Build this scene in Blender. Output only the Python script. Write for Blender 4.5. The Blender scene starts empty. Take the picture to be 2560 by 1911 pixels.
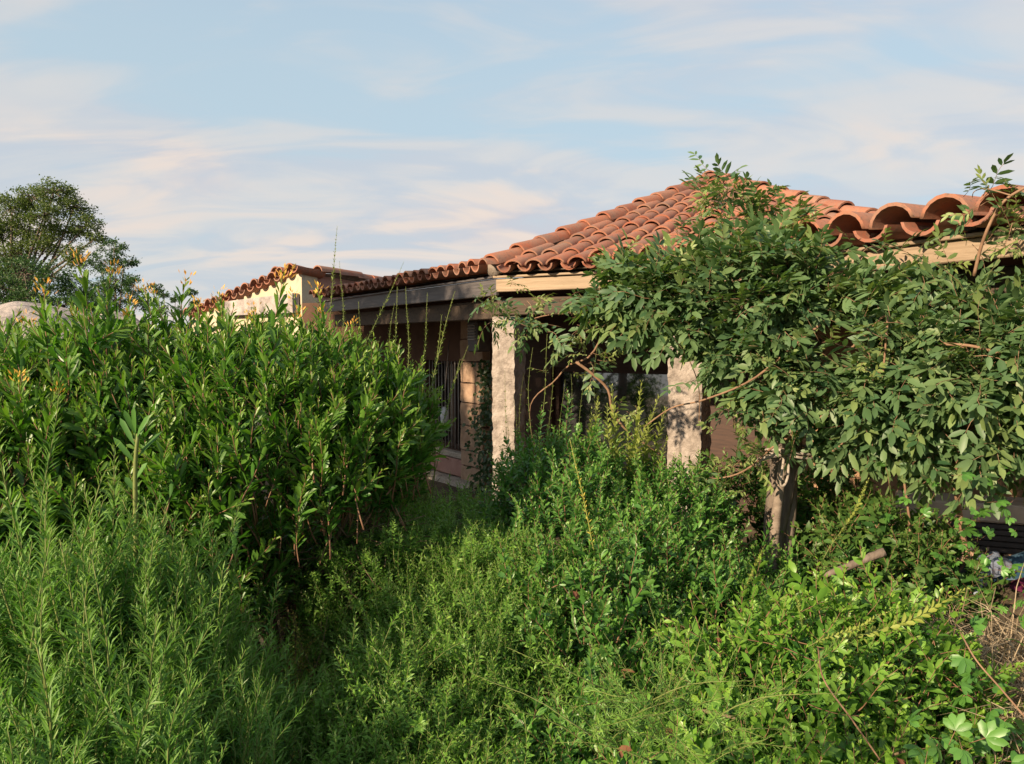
import bpy, math, random
import numpy as np
from mathutils import Matrix, Vector, noise as mnoise

# ------------------------------------------------------------------ camera, sky, sun, exposure
scene = bpy.context.scene
col = scene.collection
rng = np.random.default_rng(7)
random.seed(7)
PI = math.pi

FPX, HOR = 1900.0, 850.0
TH = math.atan((955.5 - HOR) / FPX)
EYE = np.array([0.0, 0.0, 2.0])
cam = bpy.data.cameras.new('camera')
cam.sensor_width = 36.0
cam.lens = FPX / 2560.0 * 36.0
cam.clip_start, cam.clip_end = 0.05, 6000.0
camo = bpy.data.objects.new('camera', cam)
col.objects.link(camo)
camo.location = EYE
camo.rotation_euler = (PI / 2 - TH, 0, 0)
scene.camera = camo

SUN_EL = math.radians(23.0)
SUN_H = np.array([-0.73, -0.68]) / math.hypot(0.73, 0.68)      # where the sun stands, seen from above
sun = bpy.data.lights.new('sun', 'SUN')
sun.energy = 4.6
sun.angle = math.radians(0.6)
sun.color = (1.0, 0.79, 0.56)
suno = bpy.data.objects.new('sun', sun)
col.objects.link(suno)
S = Vector((SUN_H[0] * math.cos(SUN_EL), SUN_H[1] * math.cos(SUN_EL), math.sin(SUN_EL)))
suno.rotation_euler = S.to_track_quat('Z', 'Y').to_euler()
suno.location = S * 60

world = bpy.data.worlds.new('World')
scene.world = world
world.use_nodes = True
wn, wl = world.node_tree.nodes, world.node_tree.links
wn.clear()
wout = wn.new('ShaderNodeOutputWorld')
bg = wn.new('ShaderNodeBackground')
bg.inputs['Strength'].default_value = 0.106
wl.new(bg.outputs[0], wout.inputs[0])
sky = wn.new('ShaderNodeTexSky')
sky.sky_type = 'NISHITA'
sky.sun_disc = False
sky.sun_elevation = SUN_EL
sky.sun_rotation = math.atan2(SUN_H[0], SUN_H[1])
sky.altitude = 30
sky.air_density = 1.0
sky.dust_density = 1.2
sky.ozone_density = 1.6
# thin evening cloud sheet: noise on a plane high above, so streaks flatten towards the horizon
tc = wn.new('ShaderNodeTexCoord')
sep = wn.new('ShaderNodeSeparateXYZ')
wl.new(tc.outputs['Generated'], sep.inputs[0])


def wmath(op, a, b=None, clamp=False):
    m = wn.new('ShaderNodeMath')
    m.operation = op
    m.use_clamp = clamp
    for i, s in enumerate((a, b)):
        if s is None:
            continue
        if isinstance(s, (int, float)):
            m.inputs[i].default_value = s
        else:
            wl.new(s, m.inputs[i])
    return m.outputs[0]


def wramp(src, stops):
    r = wn.new('ShaderNodeValToRGB')
    r.color_ramp.interpolation = 'EASE'
    e = r.color_ramp.elements
    e[0].position, e[0].color = stops[0][0], (*stops[0][1], 1)
    e[1].position, e[1].color = stops[-1][0], (*stops[-1][1], 1)
    for p, c in stops[1:-1]:
        k = e.new(p)
        k.color = (*c, 1)
    wl.new(src, r.inputs[0])
    return r.outputs[0]


dz = wmath('ADD', wmath('MAXIMUM', sep.outputs[2], 0.0), 0.26)
comb = wn.new('ShaderNodeCombineXYZ')
wl.new(wmath('DIVIDE', sep.outputs[0], dz), comb.inputs[0])
wl.new(wmath('DIVIDE', sep.outputs[1], dz), comb.inputs[1])
mp = wn.new('ShaderNodeMapping')
mp.inputs['Scale'].default_value = (0.7, 1.5, 1)
mp.inputs['Rotation'].default_value = (0, 0, math.radians(-12))
mp.inputs['Location'].default_value = (20.5, 7.8, 0.0)
wl.new(comb.outputs[0], mp.inputs[0])


def wnoise(scale, detail, rough, dist):
    n = wn.new('ShaderNodeTexNoise')
    n.inputs['Scale'].default_value = scale
    n.inputs['Detail'].default_value = detail
    n.inputs['Roughness'].default_value = rough
    n.inputs['Distortion'].default_value = dist
    wl.new(mp.outputs[0], n.inputs['Vector'])
    return n.outputs['Fac']


n1 = wnoise(1.1, 4, 0.5, 0.6)
n2 = wnoise(2.6, 5, 0.5, 1.1)
cl = wmath('ADD', wmath('MULTIPLY', n1, 0.64), wmath('MULTIPLY', n2, 0.36))
low = wramp(sep.outputs[2], [(0.0, (0.10,) * 3), (0.2, (0.085,) * 3), (0.42, (0.0,) * 3)])   # the sheet thickens towards the horizon
cmask = wramp(wmath('ADD', cl, low), [(0.44, (0, 0, 0)), (0.57, (0.42,) * 3), (0.74, (0.85,) * 3)])
veil = wramp(sep.outputs[2], [(0.0, (0.95,) * 3), (0.25, (0.88,) * 3), (0.6, (0.6,) * 3)])
ccol = wramp(n2, [(0.36, (2.95, 2.75, 2.95)), (0.6, (4.1, 3.4, 2.95))])
mixv = wn.new('ShaderNodeMix')
mixv.data_type = 'RGBA'
wl.new(veil, mixv.inputs[0])
wl.new(sky.outputs[0], mixv.inputs[6])
mixv.inputs[7].default_value = (2.35, 2.95, 3.3, 1)
mixc = wn.new('ShaderNodeMix')
mixc.data_type = 'RGBA'
wl.new(cmask, mixc.inputs[0])
wl.new(mixv.outputs[2], mixc.inputs[6])
wl.new(ccol, mixc.inputs[7])
wl.new(mixc.outputs[2], bg.inputs['Color'])

vs = scene.view_settings
vs.view_transform = 'Standard'
vs.look = 'None'
vs.exposure = 1.06
vs.gamma = 1.0
vs.use_curve_mapping = False
scene.cycles.max_bounces = 7
scene.cycles.diffuse_bounces = 4
scene.cycles.glossy_bounces = 3
scene.cycles.transmission_bounces = 4
scene.cycles.transparent_max_bounces = 6
scene.cycles.use_denoising = True


# ------------------------------------------------------------------ helpers
def W(u, v, y):
    """a point of the place at depth y, from where it is seen (u, v in 2560 x 1911)"""
    a, b = (u - 1280.0) / FPX, (955.5 - v) / FPX
    d = np.array([a, math.cos(TH) + b * math.sin(TH), -math.sin(TH) + b * math.cos(TH)])
    return EYE + d * (y / d[1])


def norm(v):
    v = np.asarray(v, float)
    return v / (np.linalg.norm(v) + 1e-12)


class Geo:
    """triangles with a material slot per face and two numbers per vertex (tint, rnd)"""

    def __init__(self):
        self.V, self.T, self.M, self.t, self.r, self.n = [], [], [], [], [], 0

    def add(self, V, T, mat=0, tint=0.0, rnd=0.5):
        V = np.asarray(V, float).reshape(-1, 3)
        T = np.asarray(T, int).reshape(-1, 3)
        self.V.append(V)
        self.T.append(T + self.n)
        self.M.append(np.full(len(T), mat))
        self.t.append(np.broadcast_to(np.asarray(tint, float), (len(V),)))
        self.r.append(np.broadcast_to(np.asarray(rnd, float), (len(V),)))
        self.n += len(V)
        return self

    def arr(self):
        return (np.concatenate(self.V), np.concatenate(self.T), np.concatenate(self.M),
                np.concatenate(self.t), np.concatenate(self.r))


def mesh(name, g, mats, smooth=True):
    V, T, M, t, r = g.arr() if isinstance(g, Geo) else g
    me = bpy.data.meshes.new(name)
    me.vertices.add(len(V))
    me.vertices.foreach_set('co', V.astype(np.float32).ravel())
    me.loops.add(len(T) * 3)
    me.loops.foreach_set('vertex_index', T.astype(np.int32).ravel())
    me.polygons.add(len(T))
    me.polygons.foreach_set('loop_start', np.arange(0, len(T) * 3, 3, dtype=np.int32))
    me.polygons.foreach_set('loop_total', np.full(len(T), 3, dtype=np.int32))
    me.polygons.foreach_set('material_index', M.astype(np.int32))
    me.polygons.foreach_set('use_smooth', np.full(len(T), smooth))
    for an, a in (('tint', t), ('rnd', r)):
        at = me.attributes.new(an, 'FLOAT', 'POINT')
        at.data.foreach_set('value', a.astype(np.float32))
    for m in mats:
        me.materials.append(m)
    me.update()
    return me


def obj(name, data, parent=None, loc=None, M4=None):
    o = bpy.data.objects.new(name, data)
    col.objects.link(o)
    if parent is not None:
        o.parent = parent
    if M4 is not None:
        o.matrix_local = M4
    elif loc is not None:
        o.location = loc
    return o


def tag(o, label=None, cat=None, group=None, kind=None):
    for k, v in (('label', label), ('category', cat), ('group', group), ('kind', kind)):
        if v:
            o[k] = v
    return o


def thing(name, loc, label, cat, group=None):
    return tag(obj(name, None, loc=tuple(loc)), label, cat, group)


def part(name, g, mats, root, kind=None, label=None, smooth=True):
    """a child mesh whose geometry is given in world coordinates (its thing stands unrotated at root)"""
    V, T, M, t, r = g.arr()
    o = obj(name, mesh(name, (V - np.array(world_loc(root)), T, M, t, r), mats, smooth), root)
    return tag(o, label, None, None, kind)


def world_loc(o):
    p = np.zeros(3)
    while o is not None:
        p = p + np.array(o.location)
        o = o.parent
    return p


def box(c, ex, ey, ez, ax=(1, 0, 0), ay=(0, 1, 0), az=(0, 0, 1), bev=0.0):
    """box with half sizes ex, ey, ez; the edges are chamfered by bev"""
    c, ax, ay, az = (np.asarray(k, float) for k in (c, ax, ay, az))
    if bev <= 0:
        V = [c + sx * ex * ax + sy * ey * ay + sz * ez * az for sx in (-1, 1) for sy in (-1, 1) for sz in (-1, 1)]
        q = [(0, 1, 3, 2), (4, 6, 7, 5), (0, 4, 5, 1), (2, 3, 7, 6), (0, 2, 6, 4), (1, 5, 7, 3)]
    else:
        V, ids = [], {}
        for sx in (-1, 1):
            for sy in (-1, 1):
                for sz in (-1, 1):
                    for k in range(3):
                        e = [ex - bev, ey - bev, ez - bev]
                        e[k] += bev
                        ids[(sx, sy, sz, k)] = len(V)
                        V.append(c + sx * e[0] * ax + sy * e[1] * ay + sz * e[2] * az)
        q = []
        for k in range(3):
            o1, o2 = [i for i in range(3) if i != k]
            for s in (-1, 1):
                f = []
                for a, b in ((-1, -1), (1, -1), (1, 1), (-1, 1)):
                    s3 = [0, 0, 0]
                    s3[k], s3[o1], s3[o2] = s, a, b
                    f.append(ids[(*s3, k)])
                q.append(f)
        for k in range(3):
            o1, o2 = [i for i in range(3) if i != k]
            for a in (-1, 1):
                for b in (-1, 1):
                    f = []
                    for s, kk in ((-1, o1), (1, o1), (1, o2), (-1, o2)):
                        s3 = [0, 0, 0]
                        s3[k], s3[o1], s3[o2] = s, a, b
                        f.append(ids[(*s3, kk)])
                    q.append(f)
        tri = []
        for sx in (-1, 1):
            for sy in (-1, 1):
                for sz in (-1, 1):
                    tri.append([ids[(sx, sy, sz, k)] for k in range(3)])
        V = np.array(V)
        T = [(f[0], f[1], f[2]) for f in q] + [(f[0], f[2], f[3]) for f in q] + tri
        T = np.array(T)
        cen = V[T].mean(1) - c
        nn = np.cross(V[T[:, 1]] - V[T[:, 0]], V[T[:, 2]] - V[T[:, 0]])
        fl = (nn * cen).sum(1) < 0
        T[fl] = T[fl][:, ::-1]
        return V, T
    V = np.array(V)
    T = np.array([(f[0], f[1], f[2]) for f in q] + [(f[0], f[2], f[3]) for f in q])
    cen = V[T].mean(1) - c
    nn = np.cross(V[T[:, 1]] - V[T[:, 0]], V[T[:, 2]] - V[T[:, 0]])
    fl = (nn * cen).sum(1) < 0
    T[fl] = T[fl][:, ::-1]
    return V, T


def tube(P, R, sides=5):
    P = np.asarray(P, float)
    n = len(P)
    R = np.broadcast_to(np.asarray(R, float), (n,))
    tg = np.gradient(P, axis=0)
    ref = np.array([0.31, 0.87, 0.37])
    V = []
    for i in range(n):
        t = norm(tg[i])
        a = norm(np.cross(t, ref))
        b = np.cross(t, a)
        for k in range(sides):
            th = 2 * PI * k / sides
            V.append(P[i] + R[i] * (math.cos(th) * a + math.sin(th) * b))
    T = []
    for i in range(n - 1):
        for k in range(sides):
            p, q = i * sides + k, i * sides + (k + 1) % sides
            T += [(p, q, q + sides), (p, q + sides, p + sides)]
    V += [P[0], P[-1]]
    for k in range(sides):
        T.append((n * sides, (k + 1) % sides, k))
        T.append((n * sides + 1, (n - 1) * sides + k, (n - 1) * sides + (k + 1) % sides))
    return np.array(V), np.array(T)


def spline(P, n):
    """Catmull-Rom through P"""
    P = np.asarray(P, float)
    Q = np.vstack([2 * P[0] - P[1], P, 2 * P[-1] - P[-2]])
    out = []
    m = len(P) - 1
    for s in np.linspace(0, m - 1e-6, n):
        i = int(s)
        f = s - i
        a, b, c, d = Q[i:i + 4]
        out.append(0.5 * (2 * b + (c - a) * f + (2 * a - 5 * b + 4 * c - d) * f * f + (3 * b - a - 3 * c + d) * f ** 3))
    return np.array(out)


def grid_sheet(P, nu, nv):
    """triangles of an (nu x nv) vertex grid"""
    T = []
    for i in range(nu - 1):
        for j in range(nv - 1):
            a = i * nv + j
            T += [(a, a + nv, a + nv + 1), (a, a + nv + 1, a + 1)]
    return np.array(T)


def fnoise(p, s=1.0):
    return mnoise.noise(Vector((float(p[0]) * s, float(p[1]) * s, float(p[2]) * s)))


# ------------------------------------------------------------------ materials
def new_mat(name):
    m = bpy.data.materials.new(name)
    m.use_nodes = True
    nt = m.node_tree
    b = nt.nodes['Principled BSDF']
    return m, nt.nodes, nt.links, b


def ramp(nodes, links, src, stops, interp='LINEAR'):
    r = nodes.new('ShaderNodeValToRGB')
    r.color_ramp.interpolation = interp
    e = r.color_ramp.elements
    e[0].position, e[0].color = stops[0][0], (*stops[0][1], 1)
    e[1].position, e[1].color = stops[-1][0], (*stops[-1][1], 1)
    for p, c in stops[1:-1]:
        e.new(p).color = (*c, 1)
    links.new(src, r.inputs[0])
    return r.outputs[0]


def mixrgb(nodes, links, fac, a, b, mode='MIX'):
    m = nodes.new('ShaderNodeMix')
    m.data_type = 'RGBA'
    m.blend_type = mode
    for i, s in ((0, fac), (6, a), (7, b)):
        if isinstance(s, (int, float)):
            m.inputs[i].default_value = s
        elif isinstance(s, tuple):
            m.inputs[i].default_value = (*s, 1)
        else:
            links.new(s, m.inputs[i])
    return m.outputs[2]


def tex(nodes, links, kind, scale, coord='Object', stretch=(1, 1, 1), **kw):
    c = nodes.new('ShaderNodeNewGeometry' if coord == 'Position' else 'ShaderNodeTexCoord')
    mp_ = nodes.new('ShaderNodeMapping')
    mp_.inputs['Scale'].default_value = stretch
    links.new(c.outputs[coord], mp_.inputs[0])
    t = nodes.new(kind)
    t.inputs['Scale'].default_value = scale
    for k, v in kw.items():
        if k in t.inputs:
            t.inputs[k].default_value = v
    links.new(mp_.outputs[0], t.inputs['Vector'])
    return t


def bump(nodes, links, b, h, strength, dist):
    n = nodes.new('ShaderNodeBump')
    n.inputs['Strength'].default_value = strength
    n.inputs['Distance'].default_value = dist
    links.new(h, n.inputs['Height'])
    links.new(n.outputs[0], b.inputs['Normal'])


def mat_leaf(name, dark, light, young, trans=0.32, rough=0.42, spec=0.45, tcol=None):
    m, N, L, b = new_mat(name)
    at = N.new('ShaderNodeAttribute')
    at.attribute_name = 'rnd'
    oi = N.new('ShaderNodeObjectInfo')
    ma = N.new('ShaderNodeMath')
    ma.operation = 'MULTIPLY_ADD'
    L.new(oi.outputs['Random'], ma.inputs[0])
    ma.inputs[1].default_value = 0.3
    L.new(at.outputs['Fac'], ma.inputs[2])
    ms = N.new('ShaderNodeMath')
    ms.operation = 'SUBTRACT'
    ms.use_clamp = True
    L.new(ma.outputs[0], ms.inputs[0])
    ms.inputs[1].default_value = 0.15
    base = ramp(N, L, ms.outputs[0], [(0.0, dark), (1.0, light)])
    ti = N.new('ShaderNodeAttribute')
    ti.attribute_name = 'tint'
    c = mixrgb(N, L, ti.outputs['Fac'], base, young)
    L.new(c, b.inputs['Base Color'])
    b.inputs['Roughness'].default_value = rough
    b.inputs['Specular IOR Level'].default_value = spec
    tr = N.new('ShaderNodeBsdfTranslucent')
    tcx = mixrgb(N, L, 1.0, c, tcol or (1.15, 1.4, 0.5), 'MULTIPLY')
    L.new(tcx, tr.inputs['Color'])
    mx = N.new('ShaderNodeMixShader')
    mx.inputs[0].default_value = trans
    L.new(b.outputs[0], mx.inputs[1])
    L.new(tr.outputs[0], mx.inputs[2])
    L.new(mx.outputs[0], N['Material Output'].inputs[0])
    return m


def mat_noise(name, stops, scale=8.0, detail=6.0, rough=0.9, bstr=0.0, bdist=0.01, bscale=None, stretch=(1, 1, 1), spec=0.2, coord='Object', dist=0.0):
    m, N, L, b = new_mat(name)
    t = tex(N, L, 'ShaderNodeTexNoise', scale, coord, stretch, Detail=detail, Roughness=0.6, Distortion=dist)
    L.new(ramp(N, L, t.outputs['Fac'], stops), b.inputs['Base Color'])
    b.inputs['Roughness'].default_value = rough
    b.inputs['Specular IOR Level'].default_value = spec
    if bstr:
        h = tex(N, L, 'ShaderNodeTexNoise', bscale or scale * 3, coord, stretch, Detail=6.0, Roughness=0.65)
        bump(N, L, b, h.outputs['Fac'], bstr, bdist)
    return m


def mat_wood(name, dark, light, axis, rough=0.75, spec=0.25):
    """weathered timber, grain along the unit vector axis (seen from above)"""
    m, N, L, b = new_mat(name)
    c = N.new('ShaderNodeTexCoord')
    mp_ = N.new('ShaderNodeMapping')
    mp_.inputs['Rotation'].default_value = (0, 0, -math.atan2(axis[1], axis[0]))
    L.new(c.outputs['Object'], mp_.inputs[0])
    mp2 = N.new('ShaderNodeMapping')
    mp2.inputs['Scale'].default_value = (1.3, 16, 22)
    L.new(mp_.outputs[0], mp2.inputs[0])
    t = N.new('ShaderNodeTexNoise')
    t.inputs['Scale'].default_value = 2.2
    t.inputs['Detail'].default_value = 8
    t.inputs['Roughness'].default_value = 0.65
    t.inputs['Distortion'].default_value = 0.6
    L.new(mp2.outputs[0], t.inputs['Vector'])
    t2 = tex(N, L, 'ShaderNodeTexNoise', 2.5, Detail=4.0)
    mid = tuple((a + b_) / 2 for a, b_ in zip(dark, light))
    g = ramp(N, L, t.outputs['Fac'], [(0.3, dark), (0.5, mid), (0.72, light)])
    gg = mixrgb(N, L, ramp(N, L, t2.outputs['Fac'], [(0.35, (0, 0, 0)), (0.75, (0.55,) * 3)]), g, tuple(k * 0.72 for k in light))
    L.new(gg, b.inputs['Base Color'])
    b.inputs['Roughness'].default_value = rough
    b.inputs['Specular IOR Level'].default_value = spec
    bump(N, L, b, t.outputs['Fac'], 0.5, 0.006)
    return m


def mat_tile():
    m, N, L, b = new_mat('terracotta')
    oi = N.new('ShaderNodeObjectInfo')
    base = ramp(N, L, oi.outputs['Random'], [(0.0, (0.25, 0.085, 0.05)), (0.35, (0.34, 0.108, 0.058)), (0.7, (0.38, 0.135, 0.072)), (1.0, (0.33, 0.16, 0.105))])
    t = tex(N, L, 'ShaderNodeTexNoise', 9.0, 'Position', Detail=7.0, Roughness=0.68)
    c1 = mixrgb(N, L, ramp(N, L, t.outputs['Fac'], [(0.36, (0, 0, 0)), (0.7, (0.85,) * 3)]), base, (0.25, 0.165, 0.12))
    t2 = tex(N, L, 'ShaderNodeTexNoise', 38.0, 'Position', Detail=5.0, Roughness=0.7)
    c2 = mixrgb(N, L, ramp(N, L, t2.outputs['Fac'], [(0.52, (0, 0, 0)), (0.68, (0.65,) * 3)]), c1, (0.12, 0.09, 0.07))
    t3 = tex(N, L, 'ShaderNodeTexNoise', 2.2, 'Position', Detail=5.0, Roughness=0.6)
    c2 = mixrgb(N, L, ramp(N, L, t3.outputs['Fac'], [(0.5, (0, 0, 0)), (0.72, (0.6,) * 3)]), c2, (0.16, 0.125, 0.10))
    L.new(c2, b.inputs['Base Color'])
    b.inputs['Roughness'].default_value = 0.82
    b.inputs['Specular IOR Level'].default_value = 0.25
    bump(N, L, b, t2.outputs['Fac'], 0.3, 0.004)
    return m


M_TILE = mat_tile()
M_MORTAR = mat_noise('mortar', [(0.3, (0.16, 0.13, 0.105)), (0.7, (0.30, 0.255, 0.21))], 14, rough=0.95, bstr=0.6, bdist=0.012)
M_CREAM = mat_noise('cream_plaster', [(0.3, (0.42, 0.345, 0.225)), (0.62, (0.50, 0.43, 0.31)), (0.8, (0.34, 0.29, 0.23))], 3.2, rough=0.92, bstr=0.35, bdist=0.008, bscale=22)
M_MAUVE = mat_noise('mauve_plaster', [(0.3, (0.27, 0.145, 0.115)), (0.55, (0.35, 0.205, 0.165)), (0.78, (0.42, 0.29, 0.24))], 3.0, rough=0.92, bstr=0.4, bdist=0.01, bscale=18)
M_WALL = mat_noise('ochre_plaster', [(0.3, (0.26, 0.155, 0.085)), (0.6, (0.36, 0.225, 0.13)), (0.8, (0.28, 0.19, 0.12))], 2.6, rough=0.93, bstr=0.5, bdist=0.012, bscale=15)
M_RECESS = mat_noise('shade_darkened_plaster', [(0.3, (0.075, 0.042, 0.028)), (0.6, (0.12, 0.068, 0.045)), (0.8, (0.10, 0.066, 0.048))], 2.6, rough=0.93, bstr=0.5, bdist=0.012, bscale=15)  # darker copy of the ochre plaster; veranda shade is put into its colour
M_ROUGHCAST = mat_noise('roughcast', [(0.3, (0.26, 0.22, 0.17)), (0.7, (0.46, 0.40, 0.33))], 40, rough=0.95, bstr=1.0, bdist=0.02, bscale=45)
M_GRANITE = mat_noise('granite', [(0.3, (0.15, 0.125, 0.105)), (0.5, (0.30, 0.255, 0.215)), (0.7, (0.43, 0.375, 0.325))], 11, 8, rough=0.93, bstr=1.0, bdist=0.022, bscale=30)
M_BOULDER = mat_noise('weathered_granite', [(0.32, (0.09, 0.085, 0.08)), (0.44, (0.26, 0.23, 0.21)), (0.56, (0.40, 0.345, 0.31)), (0.8, (0.47, 0.40, 0.36))], 3.4, 12, rough=0.95, bstr=0.8, bdist=0.05, bscale=7)
M_BLOCK = mat_noise('stone_block', [(0.3, (0.27, 0.17, 0.11)), (0.7, (0.40, 0.28, 0.19))], 10, rough=0.93, bstr=0.6, bdist=0.01)
M_IRON = mat_noise('dark_iron', [(0.3, (0.035, 0.03, 0.028)), (0.7, (0.06, 0.05, 0.045))], 20, rough=0.55, spec=0.5)
M_BAR = mat_noise('painted_bar', [(0.3, (0.22, 0.20, 0.18)), (0.7, (0.34, 0.31, 0.28))], 20, rough=0.5, spec=0.5)
M_DARKWOOD = mat_noise('dark_joinery', [(0.3, (0.035, 0.018, 0.012)), (0.7, (0.07, 0.036, 0.022))], 6, rough=0.6, stretch=(1, 1, 8), spec=0.35)
M_BARK = mat_noise('bark', [(0.25, (0.08, 0.06, 0.045)), (0.55, (0.17, 0.135, 0.105)), (0.8, (0.25, 0.2, 0.16))], 9, rough=0.9, bstr=0.9, bdist=0.008, stretch=(3, 3, 0.7))
M_DEADWOOD = mat_noise('dead_wood', [(0.25, (0.13, 0.10, 0.075)), (0.7, (0.28, 0.225, 0.175))], 7, rough=0.9, bstr=0.7, bdist=0.006, stretch=(1, 4, 4))
M_VINE = mat_noise('vine_bark', [(0.3, (0.15, 0.085, 0.05)), (0.7, (0.29, 0.18, 0.11))], 18, rough=0.75, bstr=0.3, bdist=0.003)
M_TWIG = mat_noise('twig', [(0.3, (0.085, 0.06, 0.035)), (0.7, (0.19, 0.14, 0.085))], 15, rough=0.9)
M_ROPE = mat_noise('rope', [(0.3, (0.24, 0.20, 0.16)), (0.7, (0.40, 0.35, 0.29))], 60, rough=0.95)
M_SOIL = mat_noise('soil', [(0.25, (0.045, 0.034, 0.022)), (0.5, (0.095, 0.072, 0.046)), (0.75, (0.17, 0.135, 0.09))], 1.6, 9, rough=0.97, bstr=0.8, bdist=0.03, bscale=14)
M_STRAW = mat_leaf('dry_straw', (0.22, 0.16, 0.095), (0.46, 0.37, 0.24), (0.5, 0.42, 0.3), 0.2, 0.8, 0.2, (1.2, 1.1, 0.8))
M_DEADLEAF = mat_leaf('dead_leaf', (0.10, 0.036, 0.02), (0.20, 0.09, 0.045), (0.24, 0.12, 0.06), 0.2, 0.7, 0.25, (1.3, 0.9, 0.6))
M_PETAL = mat_leaf('orange_bud', (0.55, 0.24, 0.07), (0.75, 0.42, 0.1), (0.8, 0.6, 0.1), 0.35, 0.6, 0.25, (1.2, 1.0, 0.6))
M_STEMG = mat_leaf('green_stem', (0.12, 0.15, 0.042), (0.21, 0.24, 0.07), (0.36, 0.36, 0.08), 0.1, 0.6, 0.3)
M_STEMR = mat_leaf('red_stem', (0.16, 0.085, 0.05), (0.27, 0.15, 0.085), (0.42, 0.3, 0.1), 0.05, 0.65, 0.3)

# kind of plant: dark, light, young
L_SHRUB = mat_leaf('glossy_leaf', (0.036, 0.12, 0.020), (0.095, 0.23, 0.032), (0.24, 0.34, 0.045), 0.34, 0.4, 0.48)
L_HERB = mat_leaf('herb_leaf', (0.054, 0.16, 0.034), (0.125, 0.30, 0.056), (0.24, 0.36, 0.07), 0.33, 0.5, 0.35)
L_FINE = mat_leaf('fine_leaf', (0.072, 0.18, 0.026), (0.16, 0.33, 0.046), (0.26, 0.40, 0.07), 0.33, 0.45, 0.4)
L_MYRT = mat_leaf('myrtle_leaf', (0.046, 0.145, 0.030), (0.112, 0.27, 0.048), (0.22, 0.38, 0.06), 0.32, 0.4, 0.5)
L_CREEP = mat_leaf('creeper_leaf', (0.042, 0.135, 0.022), (0.105, 0.265, 0.036), (0.26, 0.42, 0.05), 0.34, 0.4, 0.45)
L_WAND = mat_leaf('wand_leaf', (0.075, 0.13, 0.035), (0.17, 0.24, 0.06), (0.32, 0.36, 0.08), 0.32, 0.5, 0.35)
L_WIST = mat_leaf('wisteria_leaf', (0.030, 0.092, 0.038), (0.122, 0.21, 0.088), (0.32, 0.38, 0.11), 0.32, 0.46, 0.42, (1.25, 1.35, 0.45))
L_IVY = mat_leaf('ivy_leaf', (0.022, 0.055, 0.016), (0.05, 0.09, 0.028), (0.09, 0.14, 0.03), 0.2, 0.4, 0.45)
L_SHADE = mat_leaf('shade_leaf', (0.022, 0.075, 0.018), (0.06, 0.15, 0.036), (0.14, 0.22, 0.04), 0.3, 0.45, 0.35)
L_DARK = mat_leaf('understory_leaf', (0.04, 0.06, 0.014), (0.16, 0.17, 0.03), (0.36, 0.32, 0.06), 0.35, 0.55, 0.3)
L_TREE = mat_leaf('tree_leaf', (0.048, 0.085, 0.020), (0.125, 0.165, 0.040), (0.22, 0.24, 0.05), 0.32, 0.5, 0.3)
L_TREE2 = mat_leaf('dark_tree_leaf', (0.030, 0.072, 0.024), (0.075, 0.135, 0.045), (0.16, 0.2, 0.05), 0.3, 0.5, 0.3)
L_YELLOW = mat_leaf('yellow_leaf', (0.36, 0.34, 0.05), (0.52, 0.48, 0.08), (0.6, 0.5, 0.09), 0.38, 0.5, 0.3, (1.2, 1.1, 0.5))


def mat_glass():
    m, N, L, b = new_mat('dark_window_glass')
    b.inputs['Base Color'].default_value = (0.012, 0.014, 0.015, 1)
    b.inputs['Roughness'].default_value = 0.03
    b.inputs['IOR'].default_value = 1.9
    b.inputs['Specular IOR Level'].default_value = 1.0
    t = tex(N, L, 'ShaderNodeTexNoise', 1.6, Detail=1.0)
    bump(N, L, b, t.outputs['Fac'], 0.04, 0.02)
    return m


M_GLASS = mat_glass()

# ------------------------------------------------------------------ ground
def ground_z(x, y):
    d = math.hypot(x, y)
    z = 0.42 * math.exp(-(max(y, 0) / 4.6) ** 2) * math.exp(-(x / 9.0) ** 2)
    z += 0.40 * math.exp(-((x - 1.75) / 0.75) ** 2 - ((y - 2.55) / 0.8) ** 2)
    z += 0.06 * fnoise((x, y, 0.3), 0.7) * math.exp(-d / 60)
    if d > 25:
        z += 1.2 * fnoise((x, y, 2.0), 0.012) * min((d - 25) / 60, 1)
    return z


N_G = 121
ks = np.linspace(-1, 1, N_G)
xs = 2600 * np.sinh(7.0 * ks) / math.sinh(7.0)
gv = np.array([(x, y + 3.0, ground_z(x, y + 3.0)) for x in xs for y in xs])
g = Geo().add(gv, grid_sheet(gv, N_G, N_G))
tag(obj('ground', mesh('ground', g, [M_SOIL])), 'dry brown garden soil under the bushes', None, None, 'structure')

# ------------------------------------------------------------------ the villa
A, B, C = np.array([-0.183, 6.96]), np.array([0.744, 6.43]), np.array([1.29, 5.83])
E2 = C + (np.array([2.264, 3.79]) - C) * 1.75
LF = A + (np.array([-2.34, 10.5]) - A) * 1.28
ZE = 2.62
ang = lambda d: np.array([math.sin(math.radians(d)), math.cos(math.radians(d))])
RUN, HIPL = 3.843, 3.97
APEX2 = A + HIPL * ang(44.2)
ZP = 3.985
SL = (ZP - ZE) / RUN
villa = thing('villa', (1.3, 6.5, 0.0), 'low stone villa with terracotta barrel tile roof behind the wisteria', 'house')
VL = np.array([1.3, 6.5, 0.0])


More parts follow.
